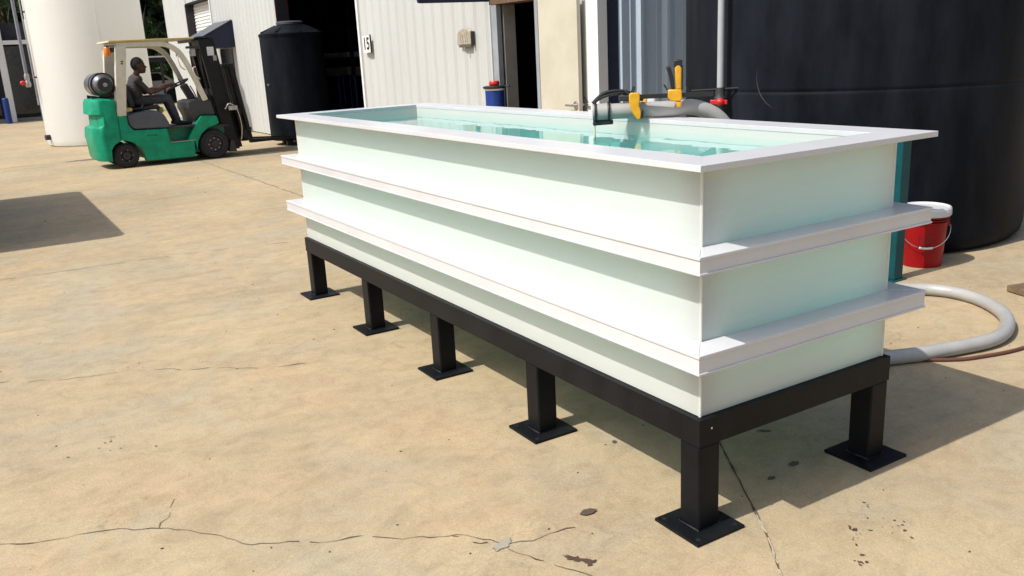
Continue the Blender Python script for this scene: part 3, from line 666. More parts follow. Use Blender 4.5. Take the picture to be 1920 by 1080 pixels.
# roller door
bbox('roller_reveal', MAROON, XW-0.02, 25.402, 0, XW+0.24, 25.436, 3.33)
bbox('roller_reveal', TRIMW, XW-0.04, 22.40, 0, XW+0.02, 22.478, 3.33)
rd = bbox('roller_door', TRIMW, XW+0.23, 22.49, 0.0, XW+0.25, 25.39, 3.33)
z = 0.02
while z < 3.25:
    b = B(); b.add([(XW+0.205,22.5,z+0.035),(XW+0.228,22.5,z),(XW+0.228,22.5,z+0.085),(XW+0.205,25.38,z+0.035),(XW+0.228,25.38,z),(XW+0.228,25.38,z+0.085)], [(0,1,2),(5,4,3),(0,3,4,1),(0,2,5,3),(1,4,5,2)])
    b.build('slat', TRIMW, rd, world=True); z += 0.088
# canvas awning
aw = B(); aw.prism([(4.0,2.65),(3.94,2.66),(3.27,2.30),(3.27,2.03),(3.99,2.03)], 20.42, 22.1); awo = aw.build('awning', NAVY, bd, world=True)
B().add([(3.955,20.40,2.663),(3.955,22.12,2.663),(3.25,22.12,2.310),(3.25,20.40,2.310),(3.955,20.40,2.675),(3.955,22.12,2.675),(3.25,22.12,2.322),(3.25,20.40,2.322)], [(0,1,2,3),(7,6,5,4),(0,4,5,1),(1,5,6,2),(2,6,7,3),(3,7,4,0)]).build('awning_top', AWTOP, awo, world=True)
bbox('window', GLASSD, 3.955, 20.7, 1.0, 3.99, 21.9, 2.0)

# things on the facade
bs = thing('blade_sign', 'dark navy board projecting from the wall above the doorway', 'sign', (3.95,8.00,2.238))
B().prism([(0,0),(-0.96,-0.004),(-0.985,0.006),(-0.99,0.03),(-0.99,0.7),(0,0.7)], -0.02, 0.02).build('board', NAVY, bs, bevel=0.003)
sg = thing('number_sign', 'small white sign reading 15 on the ribbed wall beside the bay', 'sign', (3.962,11.99,1.84))
B().box(-0.052,-0.16,-0.135,-0.030,0.16,0.135).build('sign_board', SIGNW, sg, bevel=0.002)
B().box(-0.056,-0.168,-0.138,-0.031,-0.161,0.15).build('sign_edge', INK, sg)
t15 = bpy.data.curves.new('digits', 'FONT'); t15.body = '15'; t15.size = 0.27; t15.align_x = 'CENTER'; t15.align_y = 'CENTER'; t15.extrude = 0.001; t15.offset = 0.006
to = bpy.data.objects.new('digits', t15); COL.objects.link(to)
dg = bpy.context.evaluated_depsgraph_get(); tme = bpy.data.meshes.new_from_object(to.evaluated_get(dg)); bpy.data.objects.remove(to)
tme.materials.clear(); tme.materials.append(INK)
to = bpy.data.objects.new('digits', tme); COL.objects.link(to); to.parent = sg; to.location = (-0.0535,0.0,0.0)
to.matrix_local = Matrix.Translation((-0.0538,0.0,0.0)) @ Matrix(((0,0,-1,0),(-1,0,0,0),(0,1,0,0),(0,0,0,1)))
lm = thing('wall_lamp', 'weathered beige arched wall lamp on the white ribbed wall', 'lamp', (3.965,8.65,1.70))
b = B(); pr_ = [(-0.20,0.03),(0.20,0.03),(0.20,0.15)] + [(0.20*math.cos(R(a)), 0.15+0.10*math.sin(R(a))) for a in range(15,180,15)] + [(-0.20,0.15)]
b.prism(pr_, -0.045, 0.0, 'yz'); b.build('housing', LAMPB, lm, bevel=0.015)
B().box(-0.04,-0.17,0.0,-0.005,0.16,0.029).build('lens', mat('grimy_glass', (0.11,0.10,0.08), rough=0.3), lm, bevel=0.006)
B().box(-0.055,-0.225,0.02,0.0,-0.203,0.20).build('painted_side_shade', mat('dark_olive', (0.04,0.037,0.028), rough=0.6), lm, bevel=0.003)  # dark olive strip: shade on this side of the lamp painted as colour
for dy, hgt in ((-0.10,0.11),(-0.05,0.12),(0.02,0.11),(0.08,0.12)): B().obox((-0.047,dy,0.07),(-0.047,dy+0.025,0.07+hgt), 0.016, 0.012, (1,0,0)).build('ridge', LAMPB, lm, bevel=0.002)
B().cyl((-0.05,-0.02,-0.03),(-0.05,-0.02,0.001),0.012,n=8).build('drip_nub', LAMPB, lm)

bo = thing('bollard', 'blue post with black collar and red cap beside the doorway', 'bollard', (3.72,7.57,0)); bo.scale = (1.1,1.1,1.055)
B().cyl((0,0,0),(0,0,1.105),0.107,n=32).build('post', BLUE, bo, smooth=True)
B().cyl((0,0,1.1055),(0,0,1.125),0.110,n=32).build('white_band', SIGNW, bo, smooth=True)
B().lathe([(0.124,1.126),(0.130,1.132),(0.130,1.150),(0.10,1.158)], 32).build('collar', BLACKP, bo, smooth=True)
B().obox((0.08,-0.1,1.145),(0.115,-0.145,1.15),0.03,0.02).build('latch', BLACKP, bo, bevel=0.003)
B().lathe([(0.05,1.158),(0.058,1.168),(0.060,1.195),(0.05,1.212),(0.01,1.215)], 24).build('cap', REDV, bo, smooth=True)

# ---- things in the dark bay
ht = thing('hand_truck', 'blue tube hand truck standing in the dark bay', 'hand truck', (6.0,18.45,0))
fr = [(0,-0.55,0.12),(0,-0.55,1.05),(0,-0.52,1.16),(0,-0.42,1.22),(0,0.42,1.22),(0,0.52,1.16),(0,0.55,1.05),(0,0.55,0.12)]
B().tube(smoothpath(fr, 4), 0.022, 8).build('frame', BLUE, ht, smooth=True)
for yy in (-0.22, 0.22): B().cyl((0,yy,0.12),(0,yy,1.2),0.016,n=8).build('bar', BLUE, ht, smooth=True)
B().box(-0.28,-0.55,0.03,0.0,0.55,0.05).build('toe_plate', BLUE, ht)
for yy in (-0.62, 0.62): B().lathe([(0.12,-0.03),(0.13,-0.015),(0.13,0.015),(0.12,0.03)], 20, (0.08,yy,0.13), 'y').build('wheel', RUBBER, ht, smooth=True)
rk = thing('storage_rack', 'dark storage rack with pale boards deep inside the bay', 'rack', (6.9,21.3,0))
for yy in (-1.05, 1.05):
    for xx in (0, 0.8): B().box(xx-0.04,yy-0.04,0,xx+0.04,yy+0.04,3.0).build('upright', DGREY, rk)
for i, zz in enumerate((0.5, 1.1, 1.58, 2.36)):
    B().box(-0.05,-1.0,zz,0.85,1.0,zz+0.07).build('shelf', DGREY, rk)
cb = B().box(-0.1,-0.95,0,0.7,0.98,0.13).build('board_bundle', mat('pale_sheet', (0.55,0.56,0.58), rough=0.6)); cb.location = (6.9,21.3,1.76)
tag(cb, 'pale flat bundle lying on the rack inside the dark bay', 'boards'); cb.location.z = 1.652+0.0
cb2 = B().box(-0.1,-0.9,0,0.6,0.9,0.22).build('carton', CARDB); cb2.location = (6.9,21.3,1.172); tag(cb2, 'brown carton on the lower shelf of the dark bay rack', 'box')

# ================================================================== SMALL BLACK TANK
sb = thing('upright_tank', 'black plastic upright tank with domed lid in front of the open bay', 'tank', (3.86,15.71,0))
RS = 0.615
pf = [(0.3,0.10),(RS-0.03,0.10),(RS,0.13),(RS,0.16),(RS,2.07),(RS,2.10),(RS+0.012,2.12),(RS+0.012,2.16),(RS-0.02,2.18),(0.36,2.30),(0.25,2.325)]
B().lathe(pf, 64).build('shell', POLYB, sb, smooth=True, angle=40)
B().lathe([(0.25,2.326),(0.26,2.335),(0.26,2.375),(0.23,2.395),(0.01,2.40)], 40).build('lid', mat('dusty_black', (0.05,0.055,0.065), (0.035,0.04,0.05), rough=0.7), sb, smooth=True)
for a in range(0,360,45): B().obox((0.30*math.cos(R(a)),0.30*math.sin(R(a)),2.315),(0.60*math.cos(R(a)),0.60*math.sin(R(a)),2.19),0.03,0.02).build('dome_rib', POLYB, sb)
for a in (0, 90, 180, 270): B().box(-0.06,-0.06,0,0.06,0.06,0.099).build('foot', DGREY, sb).location = (0.42*math.cos(R(a+35)),0.42*math.sin(R(a+35)),0)
B().cyl((-0.60,-0.18,1.20),(-0.632,-0.19,1.20),0.02,n=10).build('fitting', STEEL, sb)

# ================================================================== WHITE TANK, PIPE, FAR-LEFT
wt = thing('fibreglass_tank', 'tall round white tank standing behind the green forklift', 'tank', (0.795,21.09,0))
RW = 1.23
B().lathe([(0.9,0.0),(RW-0.10,0.0),(RW-0.02,0.03),(RW,0.10),(RW,0.14),(RW,3.85),(RW,3.9),(RW-0.05,4.0),(0.3,4.4)], 96).build('shell', POLYW, wt, smooth=True, angle=50)
a = R(-86); B().box(-0.006,-0.014,0.3,0.006,0.014,3.88).build('seam', POLYW, wt).location = ((RW+0.002)*math.cos(a),(RW+0.002)*math.sin(a),0)
a = R(196); B().cyl((RW*math.cos(a),RW*math.sin(a),0.22),((RW+.1)*math.cos(a),(RW+.1)*math.sin(a),0.22),0.06,n=14).build('outlet', DGREY, wt, smooth=True)
wp = thing('drop_pipe', 'grey pipe with red valve clamped along the side of the white tank', 'pipe', (-0.62,20.9,0))
B().cyl((0,0,1.65),(0,0,4.2),0.035,n=12).build('pipe', mat('blue_grey_pipe', (0.22,0.23,0.28), rough=0.4), wp, smooth=True)
B().lathe([(0.045,1.35),(0.06,1.38),(0.06,1.45),(0.04,1.5),(0.055,1.53),(0.055,1.6),(0.04,1.65)], 16).build('valve_body', STEEL, wp, smooth=True)
B().ball((-0.10,-0.02,1.45),0.06,0.04,0.05).build('valve_handle', REDV, wp, smooth=True)
for zz in (1.56, 2.97): B().cyl((0,0,zz),(0.2,0.0,zz),0.018,n=8).build('bracket', BLACKP, wp)
B().cyl((0.13,-0.03,0.95),(0.13,-0.03,4.2),0.014,n=8).build('thin_pipe', PVC, wp, smooth=True)

ob_ = thing('office_front', 'dark glazed shopfront with white posts at the far left', 'building', (-0.5,34.2,0))
B().box(-9,0.3,0.0,2.6,4.0,3.4).build('wall', DARKIN, ob_)
for x0, x1 in ((-4.4,-2.4),(-2.3,-0.35),(0.05,0.95),(1.05,2.5)):
    B().box(x0,0.24,0.25,x1,0.295,2.6).build('glass_pane', GLASSD, ob_)
for x0 in (-4.5, -2.4, -0.02, 1.0): B().box(x0-0.13,0.0,0.0,x0+0.09,0.22,3.5).build('post', TRIMW, ob_, bevel=0.01)
B().box(-9,0.02,2.66,2.6,0.2,2.80).build('beam', TRIMW, ob_)
B().box(-9,0.15,0.0,2.6,0.29,0.12).build('kerb', mat('kerb_grey', (0.25,0.24,0.22), rough=0.9), ob_)
B().box(-9,-0.6,3.5,-0.45,4.2,3.75).build('roof', TRIMW, ob_)
fb = thing('bollard', 'short blue bollard in front of the dark shopfront at far left', 'bollard', (-0.72,33.4,0))
B().cyl((0,0,0),(0,0,0.84),0.10,n=20).build('post', BLUE, fb, smooth=True)
B().ball((0,0,0.84),0.10,0.10,0.04,20,6).build('cap', BLUE, fb, smooth=True)

# carport, van, fence and trees seen between the white tank and the warehouse
cp = thing('carport', 'low dark carport roof with pale edge under the trees', 'carport', (6.0,41.0,0))
B().box(-5,0,1.88,6,5,2.06).build('roof', DARKIN, cp)
B().box(-5.02,-0.06,2.065,6.02,5.0,2.13).build('roof_edge', TRIMW, cp)
for xx in (-4.8,-2.2,-0.05,2.4,5.8): B().box(xx-0.05,0.05,0,xx+0.05,0.15,1.88).build('post', DGREY, cp)
vn = thing('parked_car', 'pale parked car in the shade under the carport', 'car', (5.3,43.0,0))
b = B(); b.prism([(-2.1,0.35),(-2.1,0.85),(-1.9,0.95),(-1.2,1.0),(-0.6,1.42),(0.9,1.42),(1.5,1.0),(2.0,0.92),(2.1,0.7),(2.1,0.35)], 0.0, 1.7); b.build('body', VANW, vn, bevel=0.06)
B().prism([(-1.0,1.02),(-0.52,1.36),(0.1,1.36),(0.1,1.02)], -0.012, 0.02).build('window', GLASSD, vn)
B().prism([(0.18,1.02),(0.18,1.36),(0.82,1.36),(1.25,1.02)], -0.012, 0.02).build('window', GLASSD, vn)
for xx in (-1.35, 1.35):
    for yy in (0.09, 1.61): 
        wv = B().lathe([(0.2,-0.1),(0.31,-0.1),(0.33,-0.07),(0.33,0.07),(0.31,0.1),(0.2,0.1)], 24, (xx,yy,0.33), 'y').build('wheel', RUBBER, vn, smooth=True)
        B().lathe([(0.05,-0.095),(0.2,-0.085),(0.2,0.085),(0.05,0.095)], 16, (xx,yy,0.33), 'y').build('rim', STEEL, wv, smooth=True)

def tree(loc, h, r, ma, label, seed, n=5200, ls=0.26):
    rnd = random.Random(seed)
    t = thing('tree', label, 'tree', loc, group='trees behind the yard')
    tb = B(); th = h*0.45
    tb.tube([(0,0,0),(0.05,0.03,th*0.5),(0.0,0.1,th),(0.1,0,h*0.8)], [0.2,0.16,0.12,0.03], 9)
    for k in range(6):
        a = k*1.05+rnd.random(); z0 = th*(0.6+0.12*k)
        tb.tube([(0,0.05,z0),(math.cos(a)*r*0.4,math.sin(a)*r*0.4,z0+h*0.13),(math.cos(a)*r*0.8,math.sin(a)*r*0.8,z0+h*0.2)], [0.08,0.05,0.015], 6)
    tb.build('trunk', BARK, t, smooth=True)
    cl_ = []
    for k in range(26):
        a = rnd.uniform(0, 2*math.pi); q = rnd.random()**0.5; zz = rnd.uniform(0.12, 0.95)
        rr_ = r*(0.55+0.6*math.sin(math.pi*min(1,zz*0.9+0.1)))*0.8
        cl_.append((math.cos(a)*q*rr_, math.sin(a)*q*rr_, h*zz, rnd.uniform(0.16,0.32)*r))
    vs = []; fs = []
    for k in range(n):
        c = cl_[rnd.randrange(len(cl_))]
        v = Vector((rnd.gauss(0,1),rnd.gauss(0,1),rnd.gauss(0,0.8))); v.normalize(); v *= c[3]*rnd.uniform(0.55,1.1)
        p = Vector(c[:3])+v; nrm = (v.normalized()+Vector((rnd.uniform(-.7,.7),rnd.uniform(-.7,.7),rnd.uniform(-.3,.9)))).normalized()
        u = nrm.orthogonal().normalized(); u.rotate(Matrix.Rotation(rnd.uniform(0,6.28),3,nrm)); w_ = nrm.cross(u); s = ls*rnd.uniform(0.6,1.4)
        i = len(vs); vs += [p-u*s*0.5, p+w_*s*0.28, p+u*s*0.5+nrm*-0.03, p-w_*s*0.28]; fs.append((i,i+1,i+2,i+3))
    B().add(vs, fs).build('crown', ma, t)
for i, (x, y, h, r, ma, lb) in enumerate((
    (3.3,47,8.5,3.0,LEAF2,'dark leafy tree just left of the gap beside the warehouse'),
    (6.6,48.5,9.5,3.2,LEAF1,'sunlit green tree filling the gap beside the warehouse'),
    (9.8,47,9.0,3.0,LEAF2,'dark leafy tree behind the warehouse end'),
    (6.2,54,11,3.6,LEAF2,'taller dark tree behind the carport gap'),
    (-2.6,45,8.5,3.0,LEAF2,'dark leafy tree over the shopfront at the far left corner'),
    (0.6,52,10,3.4,LEAF1,'green tree rising behind the white tank'))):
    tree((x,y,0), h, r, ma, lb, 100+i)
hb_ = B(); rnd = random.Random(5); vs=[]; fs=[]
for k in range(16000):
    p = Vector((rnd.uniform(-10,16), rnd.uniform(57,59), rnd.uniform(0,9.5))); nrm = Vector((rnd.gauss(0,1),-1,rnd.gauss(0,1))).normalized(); u = nrm.orthogonal().normalized(); u.rotate(Matrix.Rotation(rnd.uniform(0,6.28),3,nrm)); w_ = nrm.cross(u); s = rnd.uniform(0.5,1.0)
    i = len(vs); vs += [p-u*s*.5, p+w_*s*.3, p+u*s*.5, p-w_*s*.3]; fs.append((i,i+1,i+2,i+3))
hg = hb_.add(vs, fs).build('woodland', LEAF2); hg['kind'] = 'stuff'; hg['label'] = 'dark mass of foliage far behind the yard'; hg['category'] = 'foliage'

# box whose shadow falls across the left of the yard (stands just outside the picture)
ct = thing('storage_container', 'box container outside the left edge whose shadow falls across the yard', 'container', (-5.05,7.62,0))
B().box(0,0,0.12,2.42,4.2,2.51).build('body', mat('container_grey', (0.28,0.30,0.30), rough=0.5), ct, bevel=0.12, seg=4)
for yy in (0.35, 3.85):
    for xx in (0.2, 2.2): B().box(xx-0.1,yy-0.1,0,xx+0.1,yy+0.1,0.119).build('foot', DGREY, ct)

# ================================================================== FORKLIFT
fk = thing('forklift', 'green and white forklift with a driver parked before the white tank', 'forklift', (0.2476,14.2308,0), R(3))
FW = 1.10
def P(nm, poly, a, b_, ma, bev=0.012, par=None, seg=2): return B().prism(poly, a, b_).build(nm, ma, par or fk, bevel=bev, seg=seg, smooth=False)
# counterweight with rounded rear corners
cwp = [(0.0,1.17),(-0.20,1.185),(-0.42,1.18),(-0.475,1.13),(-0.515,0.93),(-0.39,0.90),(-0.41,0.735),(-0.53,0.70),(-0.555,0.54),(-0.545,0.50),(-0.525,0.20),(-0.48,0.145),(-0.25,0.13),
       (-0.235,0.22),(-0.19,0.33),(-0.12,0.41),(-0.03,0.46),(0.0,0.47)]
def pulled(p, k): 
    x, z = p; x += 0.125*min(1.0, max(0.0, (-x-0.17)/0.34))
    return (x + k*max(0,-x-0.17)*0.62, z if z < 1.1 else z-0.03*k)
rings = []
for y, k in ((0.01,1.0),(0.025,0.80),(0.05,0.60),(0.085,0.41),(0.13,0.22),(0.18,0.08),(0.24,0.0),(0.86,0.0),(0.92,0.08),(0.97,0.22),(1.015,0.41),(1.05,0.60),(1.075,0.80),(1.09,1.0)):
    rings.append([(pulled(p,k)[0], y, pulled(p,k)[1]) for p in cwp])
B().loft(rings).build('counterweight', GREEN, fk, smooth=True, angle=34)
sm = B(); sm.box(-0.53,0.2,0.520,-0.50,0.9,0.528); 
P('body', [(0.004,0.875),(0.14,0.875),(0.15,0.72),(0.22,0.625),(0.76,0.605),(0.80,0.36),(1.20,0.36),(1.185,0.08),(0.36,0.09),(0.345,0.2),(0.29,0.32),(0.19,0.42),(0.06,0.47),(0.004,0.472)], 0.0, 0.20, GREEN, 0.012)
P('body', [(0.004,0.875),(0.14,0.875),(0.15,0.72),(0.22,0.625),(0.76,0.605),(0.80,0.36),(1.20,0.36),(1.185,0.08),(0.36,0.09),(0.345,0.2),(0.29,0.32),(0.19,0.42),(0.06,0.47),(0.004,0.472)], 0.90, 1.10, GREEN, 0.012)
P('chassis', [(0.004,0.60),(1.30,0.60),(1.80,0.56),(1.80,0.14),(0.37,0.12),(0.34,0.50),(0.004,0.50)], 0.202, 0.898, mat('green_inner', (0.008,0.20,0.115), rough=0.5), 0.0)
P('step_plate', [(0.79,0.362),(1.215,0.362),(1.215,0.374),(0.79,0.374)], -0.012, 0.20, STEEL, 0.0)
for y0, y1 in ((0.0,0.30),(0.80,1.10)):
    P('fender', [(1.10,0.365),(1.17,0.50),(1.28,0.65),(1.385,0.77),(1.645,0.755),(1.675,0.625),(1.62,0.600),(1.47,0.565),(1.34,0.46),(1.265,0.34),(1.235,0.20),(1.205,0.365)], y0, y1, GREEN, 0.014)
    P('mud_guard', [(1.62,0.595),(1.70,0.60),(1.84,0.575),(1.84,0.56),(1.66,0.578)], y0+0.01, y1-0.01, DGREY, 0.0)
    P('mud_flap', [(1.84,0.30),(1.90,0.30),(1.93,0.10),(1.80,0.10)], y0+0.01, y1-0.01, DGREY, 0.0)
P('hood', [(0.152,0.875),(0.30,0.91),(0.51,0.935),(0.70,0.915),(0.765,0.84),(0.835,0.68),(0.79,0.615),(0.23,0.637),(0.165,0.72)], 0.03, 1.07, HOODG, 0.03, seg=3)
P('floor_plate', [(0.80,0.602),(1.32,0.602),(1.32,0.622),(0.80,0.622)], 0.03, 1.07, DGREY, 0.0)
# overhead guard
for y in (0.02, 0.99):
    P('rear_post', [(-0.012,0.87),(0.145,0.87),(0.315,2.02),(0.135,2.02)], y, y+0.09, CREAM, 0.012)
    pts = smoothpath([(0.16,y+0.045,2.035),(0.60,y+0.045,2.035),(0.92,y+0.045,2.02),(1.08,y+0.045,1.95),(1.20,y+0.045,1.82),(1.34,y+0.045,1.50),(1.505,y+0.045,1.04)], 6)
    b = B()
    for p, q in zip(pts[:-1], pts[1:]): pass
    rg = []
    for i, p in enumerate(pts):
        t = (pts[min(i+1,len(pts)-1)]-pts[max(i-1,0)]).normalized(); nrm = Vector((-t.z,0,t.x))
        hw = 0.042
        rg.append([p+nrm*hw+Vector((0,-0.035,0)), p+nrm*hw+Vector((0,0.035,0)), p-nrm*hw+Vector((0,0.035,0)), p-nrm*hw+Vector((0,-0.035,0))])
    b.loft(rg); b.build('front_pillar', CREAM, fk, bevel=0.008)
for y0, y1 in ((0.0,0.10),(1.0,1.10)): P('roof_rail', [(0.05,2.079),(1.42,2.085),(1.44,2.105),(1.40,2.118),(0.05,2.108)], y0, y1, YELP, 0.006)
for i in range(7):
    yy = 0.155+i*0.12; P('roof_bar', [(0.16,2.085),(1.40,2.085),(1.40,2.108),(0.16,2.108)], yy, yy+0.055, CREAM, 0.004)
P('roof_cross', [(0.05,2.08),(0.15,2.08),(0.15,2.11),(0.05,2.11)], 0.101, 0.999, CREAM, 0.004)
P('roof_cross', [(1.405,2.04),(1.47,2.04),(1.47,2.112),(1.405,2.112)], 0.101, 0.999, DGREY, 0.004)
# cowl, column, wheel
P('cowl', [(1.23,1.03),(1.34,1.06),(1.56,1.05),(1.62,1.02),(1.665,0.76),(1.40,0.775),(1.30,0.70),(1.22,0.92)], 0.12, 0.98, mat('cowl_grey', (0.05,0.052,0.052), rough=0.6), 0.03, seg=3)
P('dash_panel', [(1.30,0.61),(1.42,0.61),(1.42,0.76),(1.28,0.76)], 0.15, 0.95, DGREY, 0.0)
B().obox((1.42,0.55,1.02),(1.28,0.55,1.32),0.16,0.12,(1,0,0)).build('steering_column', DGREY, fk, bevel=0.02)
sw = B(); cw_ = Vector((1.215,0.55,1.345)); ax = Vector((-0.42,0,0.9)).normalized(); uu = Vector((0,1,0)); vv = ax.cross(uu)
sw.tube([cw_+(uu*math.cos(2*math.pi*k/28)+vv*math.sin(2*math.pi*k/28))*0.17 for k in range(28)], 0.014, 8, closed=True)
for k in range(3): sw.tube([cw_-ax*0.02, cw_+(uu*math.cos(2.1*k+0.5)+vv*math.sin(2.1*k+0.5))*0.17], 0.011, 6)
sw.build('steering_wheel', BLACKP, fk, smooth=True)
B().tube([(1.40,0.70,1.06),(1.30,0.72,1.28),(1.26,0.73,1.42)], 0.010, 6).build('control_lever', BLACKP, fk, smooth=True)
B().tube([(1.42,0.25,1.05),(1.36,0.25,1.22),(1.32,0.25,1.30)], 0.010, 6).build('control_lever', BLACKP, fk, smooth=True)
# seat
P('seat_cushion', [(0.27,0.936),(0.76,0.936),(0.78,0.985),(0.74,1.01),(0.27,0.985)], 0.30, 0.80, BLACKP, 0.02)
P('seat_back', [(0.27,0.985),(0.38,0.985),(0.33,1.30),(0.29,1.40),(0.22,1.40),(0.20,1.30)], 0.32, 0.78, BLACKP, 0.03)
P('seat_base', [(0.155,0.93),(0.27,0.945),(0.27,1.00),(0.155,1.00)], 0.10, 0.24, YELP, 0.01)
P('armrest', [(0.45,1.10),(0.66,1.11),(0.66,1.14),(0.45,1.13)], 0.27, 0.31, BLACKP, 0.006)
B().box(0.78,0.45,0.86,0.86,0.60,0.96).build('latch_cover', mat('lime_paint', (0.35,0.42,0.05), rough=0.5), fk, bevel=0.02)
# wheels
def wheel(x, y, r, wdt, rim_r, bolts):
    wo_ = B().lathe([(rim_r,-wdt/2+0.01),(r-0.03,-wdt/2),(r-0.008,-wdt/2+0.02),(r,-wdt/2+0.05),(r,wdt/2-0.05),(r-0.008,wdt/2-0.02),(r-0.03,wdt/2),(rim_r,wdt/2-0.01)], 40, (0,0,0), 'y', close=False).build('wheel', RUBBER, fk, smooth=True, angle=45)
    wo_.location = (x, y, r)
    B().lathe([(rim_r+0.002,-wdt/2+0.006),(rim_r-0.012,-wdt/2+0.004),(rim_r-0.03,-wdt/2+0.05),(0.07,-wdt/2+0.045),(0.06,-wdt/2+0.01),(0.01,-wdt/2+0.005)], 32, (0,0,0), 'y', close=False).build('rim', RIMM, wo_, smooth=True, angle=40)
    lb_ = B()
    for k in range(bolts): lb_.cyl((math.cos(2*math.pi*k/bolts)*0.10,-wdt/2+0.02,math.sin(2*math.pi*k/bolts)*0.10),(math.cos(2*math.pi*k/bolts)*0.10,-wdt/2+0.045,math.sin(2*math.pi*k/bolts)*0.10),0.011,n=6)
    lb_.build('lug_nut', STEEL, wo_)
    tr = B()
    for k in range(28):
        a_ = 2*math.pi*k/28; tr.obox(((r+0.001)*math.cos(a_),-wdt/2+0.03,(r+0.001)*math.sin(a_)),((r+0.001)*math.cos(a_+0.05),wdt/2-0.03,(r+0.001)*math.sin(a_+0.05)),0.02,0.006,(math.cos(a_),0,math.sin(a_)))
    tr.build('tread', RUBBER, wo_)
    return wo_
for yy in (0.11, 0.99): wheel(0.05, yy, 0.208, 0.16, 0.12, 5)
for yy in (0.13, 0.97): wheel(1.555, yy, 0.262, 0.22, 0.165, 8)
# mast, tilted back
SL = -0.14
def MX(z, dx=0.0): return 1.93 + SL*(z-0.15) + dx
def mbar(nm, y0, y1, dx0, dx1, z0, z1, ma=MASTB): return P(nm, [(MX(z0,dx0),z0),(MX(z0,dx1),z0),(MX(z1,dx1),z1),(MX(z1,dx0),z1)], y0, y1, ma, 0.004)
for y0 in (0.22, 0.80): mbar('mast_rail', y0, y0+0.08, -0.10, 0.12, 0.12, 2.08)
for y0 in (0.305, 0.735): mbar('inner_rail', y0, y0+0.06, -0.05, 0.20, 0.14, 2.10)
mbar('cross_member', 0.301, 0.799, -0.085, -0.04, 1.93, 2.08)
mbar('cross_member', 0.301, 0.799, -0.085, -0.04, 1.10, 1.22)
mbar('cross_member', 0.301, 0.799, -0.085, -0.04, 0.25, 0.40)
mbar('top_plate', 0.25, 0.85, -0.23, 0.14, 2.101, 2.115)
for yy in (0.40, 0.70):
    B().cyl((MX(0.15,-0.01),yy,0.15),(MX(1.95,-0.01),yy,1.95),0.045,n=14).build('lift_cylinder', MASTB, fk, smooth=True)
ch = B()
for yy in (0.52, 0.58):
    for k in range(40):
        z_ = 0.75+k*0.03; ch.obox((MX(z_,0.12),yy,z_),(MX(z_+0.022,0.12),yy,z_+0.022),0.022 if k%2 else 0.014,0.012,(1,0,0))
ch.build('lift_chain', STEEL, fk)
B().cyl((1.45,0.26,0.62),(MX(0.95,-0.1),0.26,0.95),0.035,n=12).build('tilt_cylinder', MASTB, fk, smooth=True)
B().cyl((MX(0.85,-0.16),0.26,0.86),(MX(0.95,-0.08),0.26,0.95),0.018,n=10).build('tilt_rod', CHROME, fk, smooth=True)
for i, (yy, zz) in enumerate(((0.24,2.0),(0.86,2.0))): B().tube(smoothpath([(MX(1.9,-0.12),yy,1.9),(MX(1.4,-0.16),yy+0.02,1.4),(MX(0.9,-0.14),yy,0.9),(MX(0.5,-0.1),yy,0.5)],5), 0.016, 6).build('hydraulic_hose', BLACKP, fk, smooth=True)
# carriage and load backrest
mbar('carriage_bar', 0.10, 1.00, 0.205, 0.30, 0.30, 0.42); mbar('carriage_bar', 0.10, 1.00, 0.205, 0.30, 0.74, 0.86)
for yy in (0.14, 0.46, 0.60, 0.92): mbar('carriage_plate', yy, yy+0.035, 0.205, 0.295, 0.421, 0.739)
for yy in (0.08, 0.27, 0.47, 0.60, 0.80, 0.99): mbar('backrest_bar', yy, yy+0.03, 0.302, 0.362, 0.45, 1.60)
mbar('backrest_top', 0.08, 1.02, 0.30, 0.365, 1.601, 1.645); mbar('backrest_base', 0.08, 1.02, 0.363, 0.39, 0.45, 0.50)
mbar('backrest_mesh', 0.111, 0.989, 0.31, 0.35, 0.55, 1.58, MASTB)
B().box(MX(0.86,0.05),0.02,0.83,MX(0.86,0.22),0.075,0.91).build('side_shift_valve', STEEL, fk, bevel=0.01)
B().tube(smoothpath([(MX(0.85,0.0),0.06,0.86),(MX(0.9,0.08),0.03,0.95),(MX(0.85,0.2),0.05,0.86),(MX(0.6,0.22),0.05,0.55),(MX(0.4,0.16),0.06,0.30)],5),0.012,6).build('valve_hose', CHROME, fk, smooth=True)
for yy in (0.24, 0.76):
    b = B(); b.prism([(MX(0.86,0.366),0.90),(MX(0.86,0.406),0.90),(MX(0.30,0.42),0.27),(3.25,0.215),(3.25,0.205),(MX(0.3,0.37),0.20),(MX(0.3,0.366),0.24)], yy, yy+0.11); b.build('fork', MASTB, fk, bevel=0.004)
# lights, beacon, sticker, gas bottle bracket
B().box(1.36,0.02,1.80,1.44,0.13,1.93).build('head_lamp', STEEL, fk, bevel=0.015)
B().box(1.36,0.97,1.80,1.44,1.08,1.93).build('head_lamp', STEEL, fk, bevel=0.015)
B().box(1.30,0.03,1.93,1.50,0.12,1.97).build('lamp_bracket', DGREY, fk)
bc = B().lathe([(0.055,1.86),(0.06,1.90),(0.055,1.98),(0.035,2.01),(0.01,2.015)], 20, (0.02,0.10,0)).build('beacon', ORANGE, fk, smooth=True)
B().box(0.0,0.06,2.015,0.14,0.14,2.03).build('beacon_bracket', DGREY, bc)
B().box(0.075,0.06,1.92,0.13,0.14,2.0).build('rear_lamp', DGREY, fk, bevel=0.01)
P('sticker', [(MX(1.86,0.0),1.80),(MX(1.86,0.12),1.80),(MX(1.86,0.12),1.95),(MX(1.86,0.0),1.95)], 0.214, 0.219, SIGNW, 0.0)
P('sticker', [(MX(1.7,0.07),1.71),(MX(1.7,0.13),1.71),(MX(1.7,0.13),1.80),(MX(1.7,0.07),1.80)], 0.214, 0.219, CARDB, 0.0)
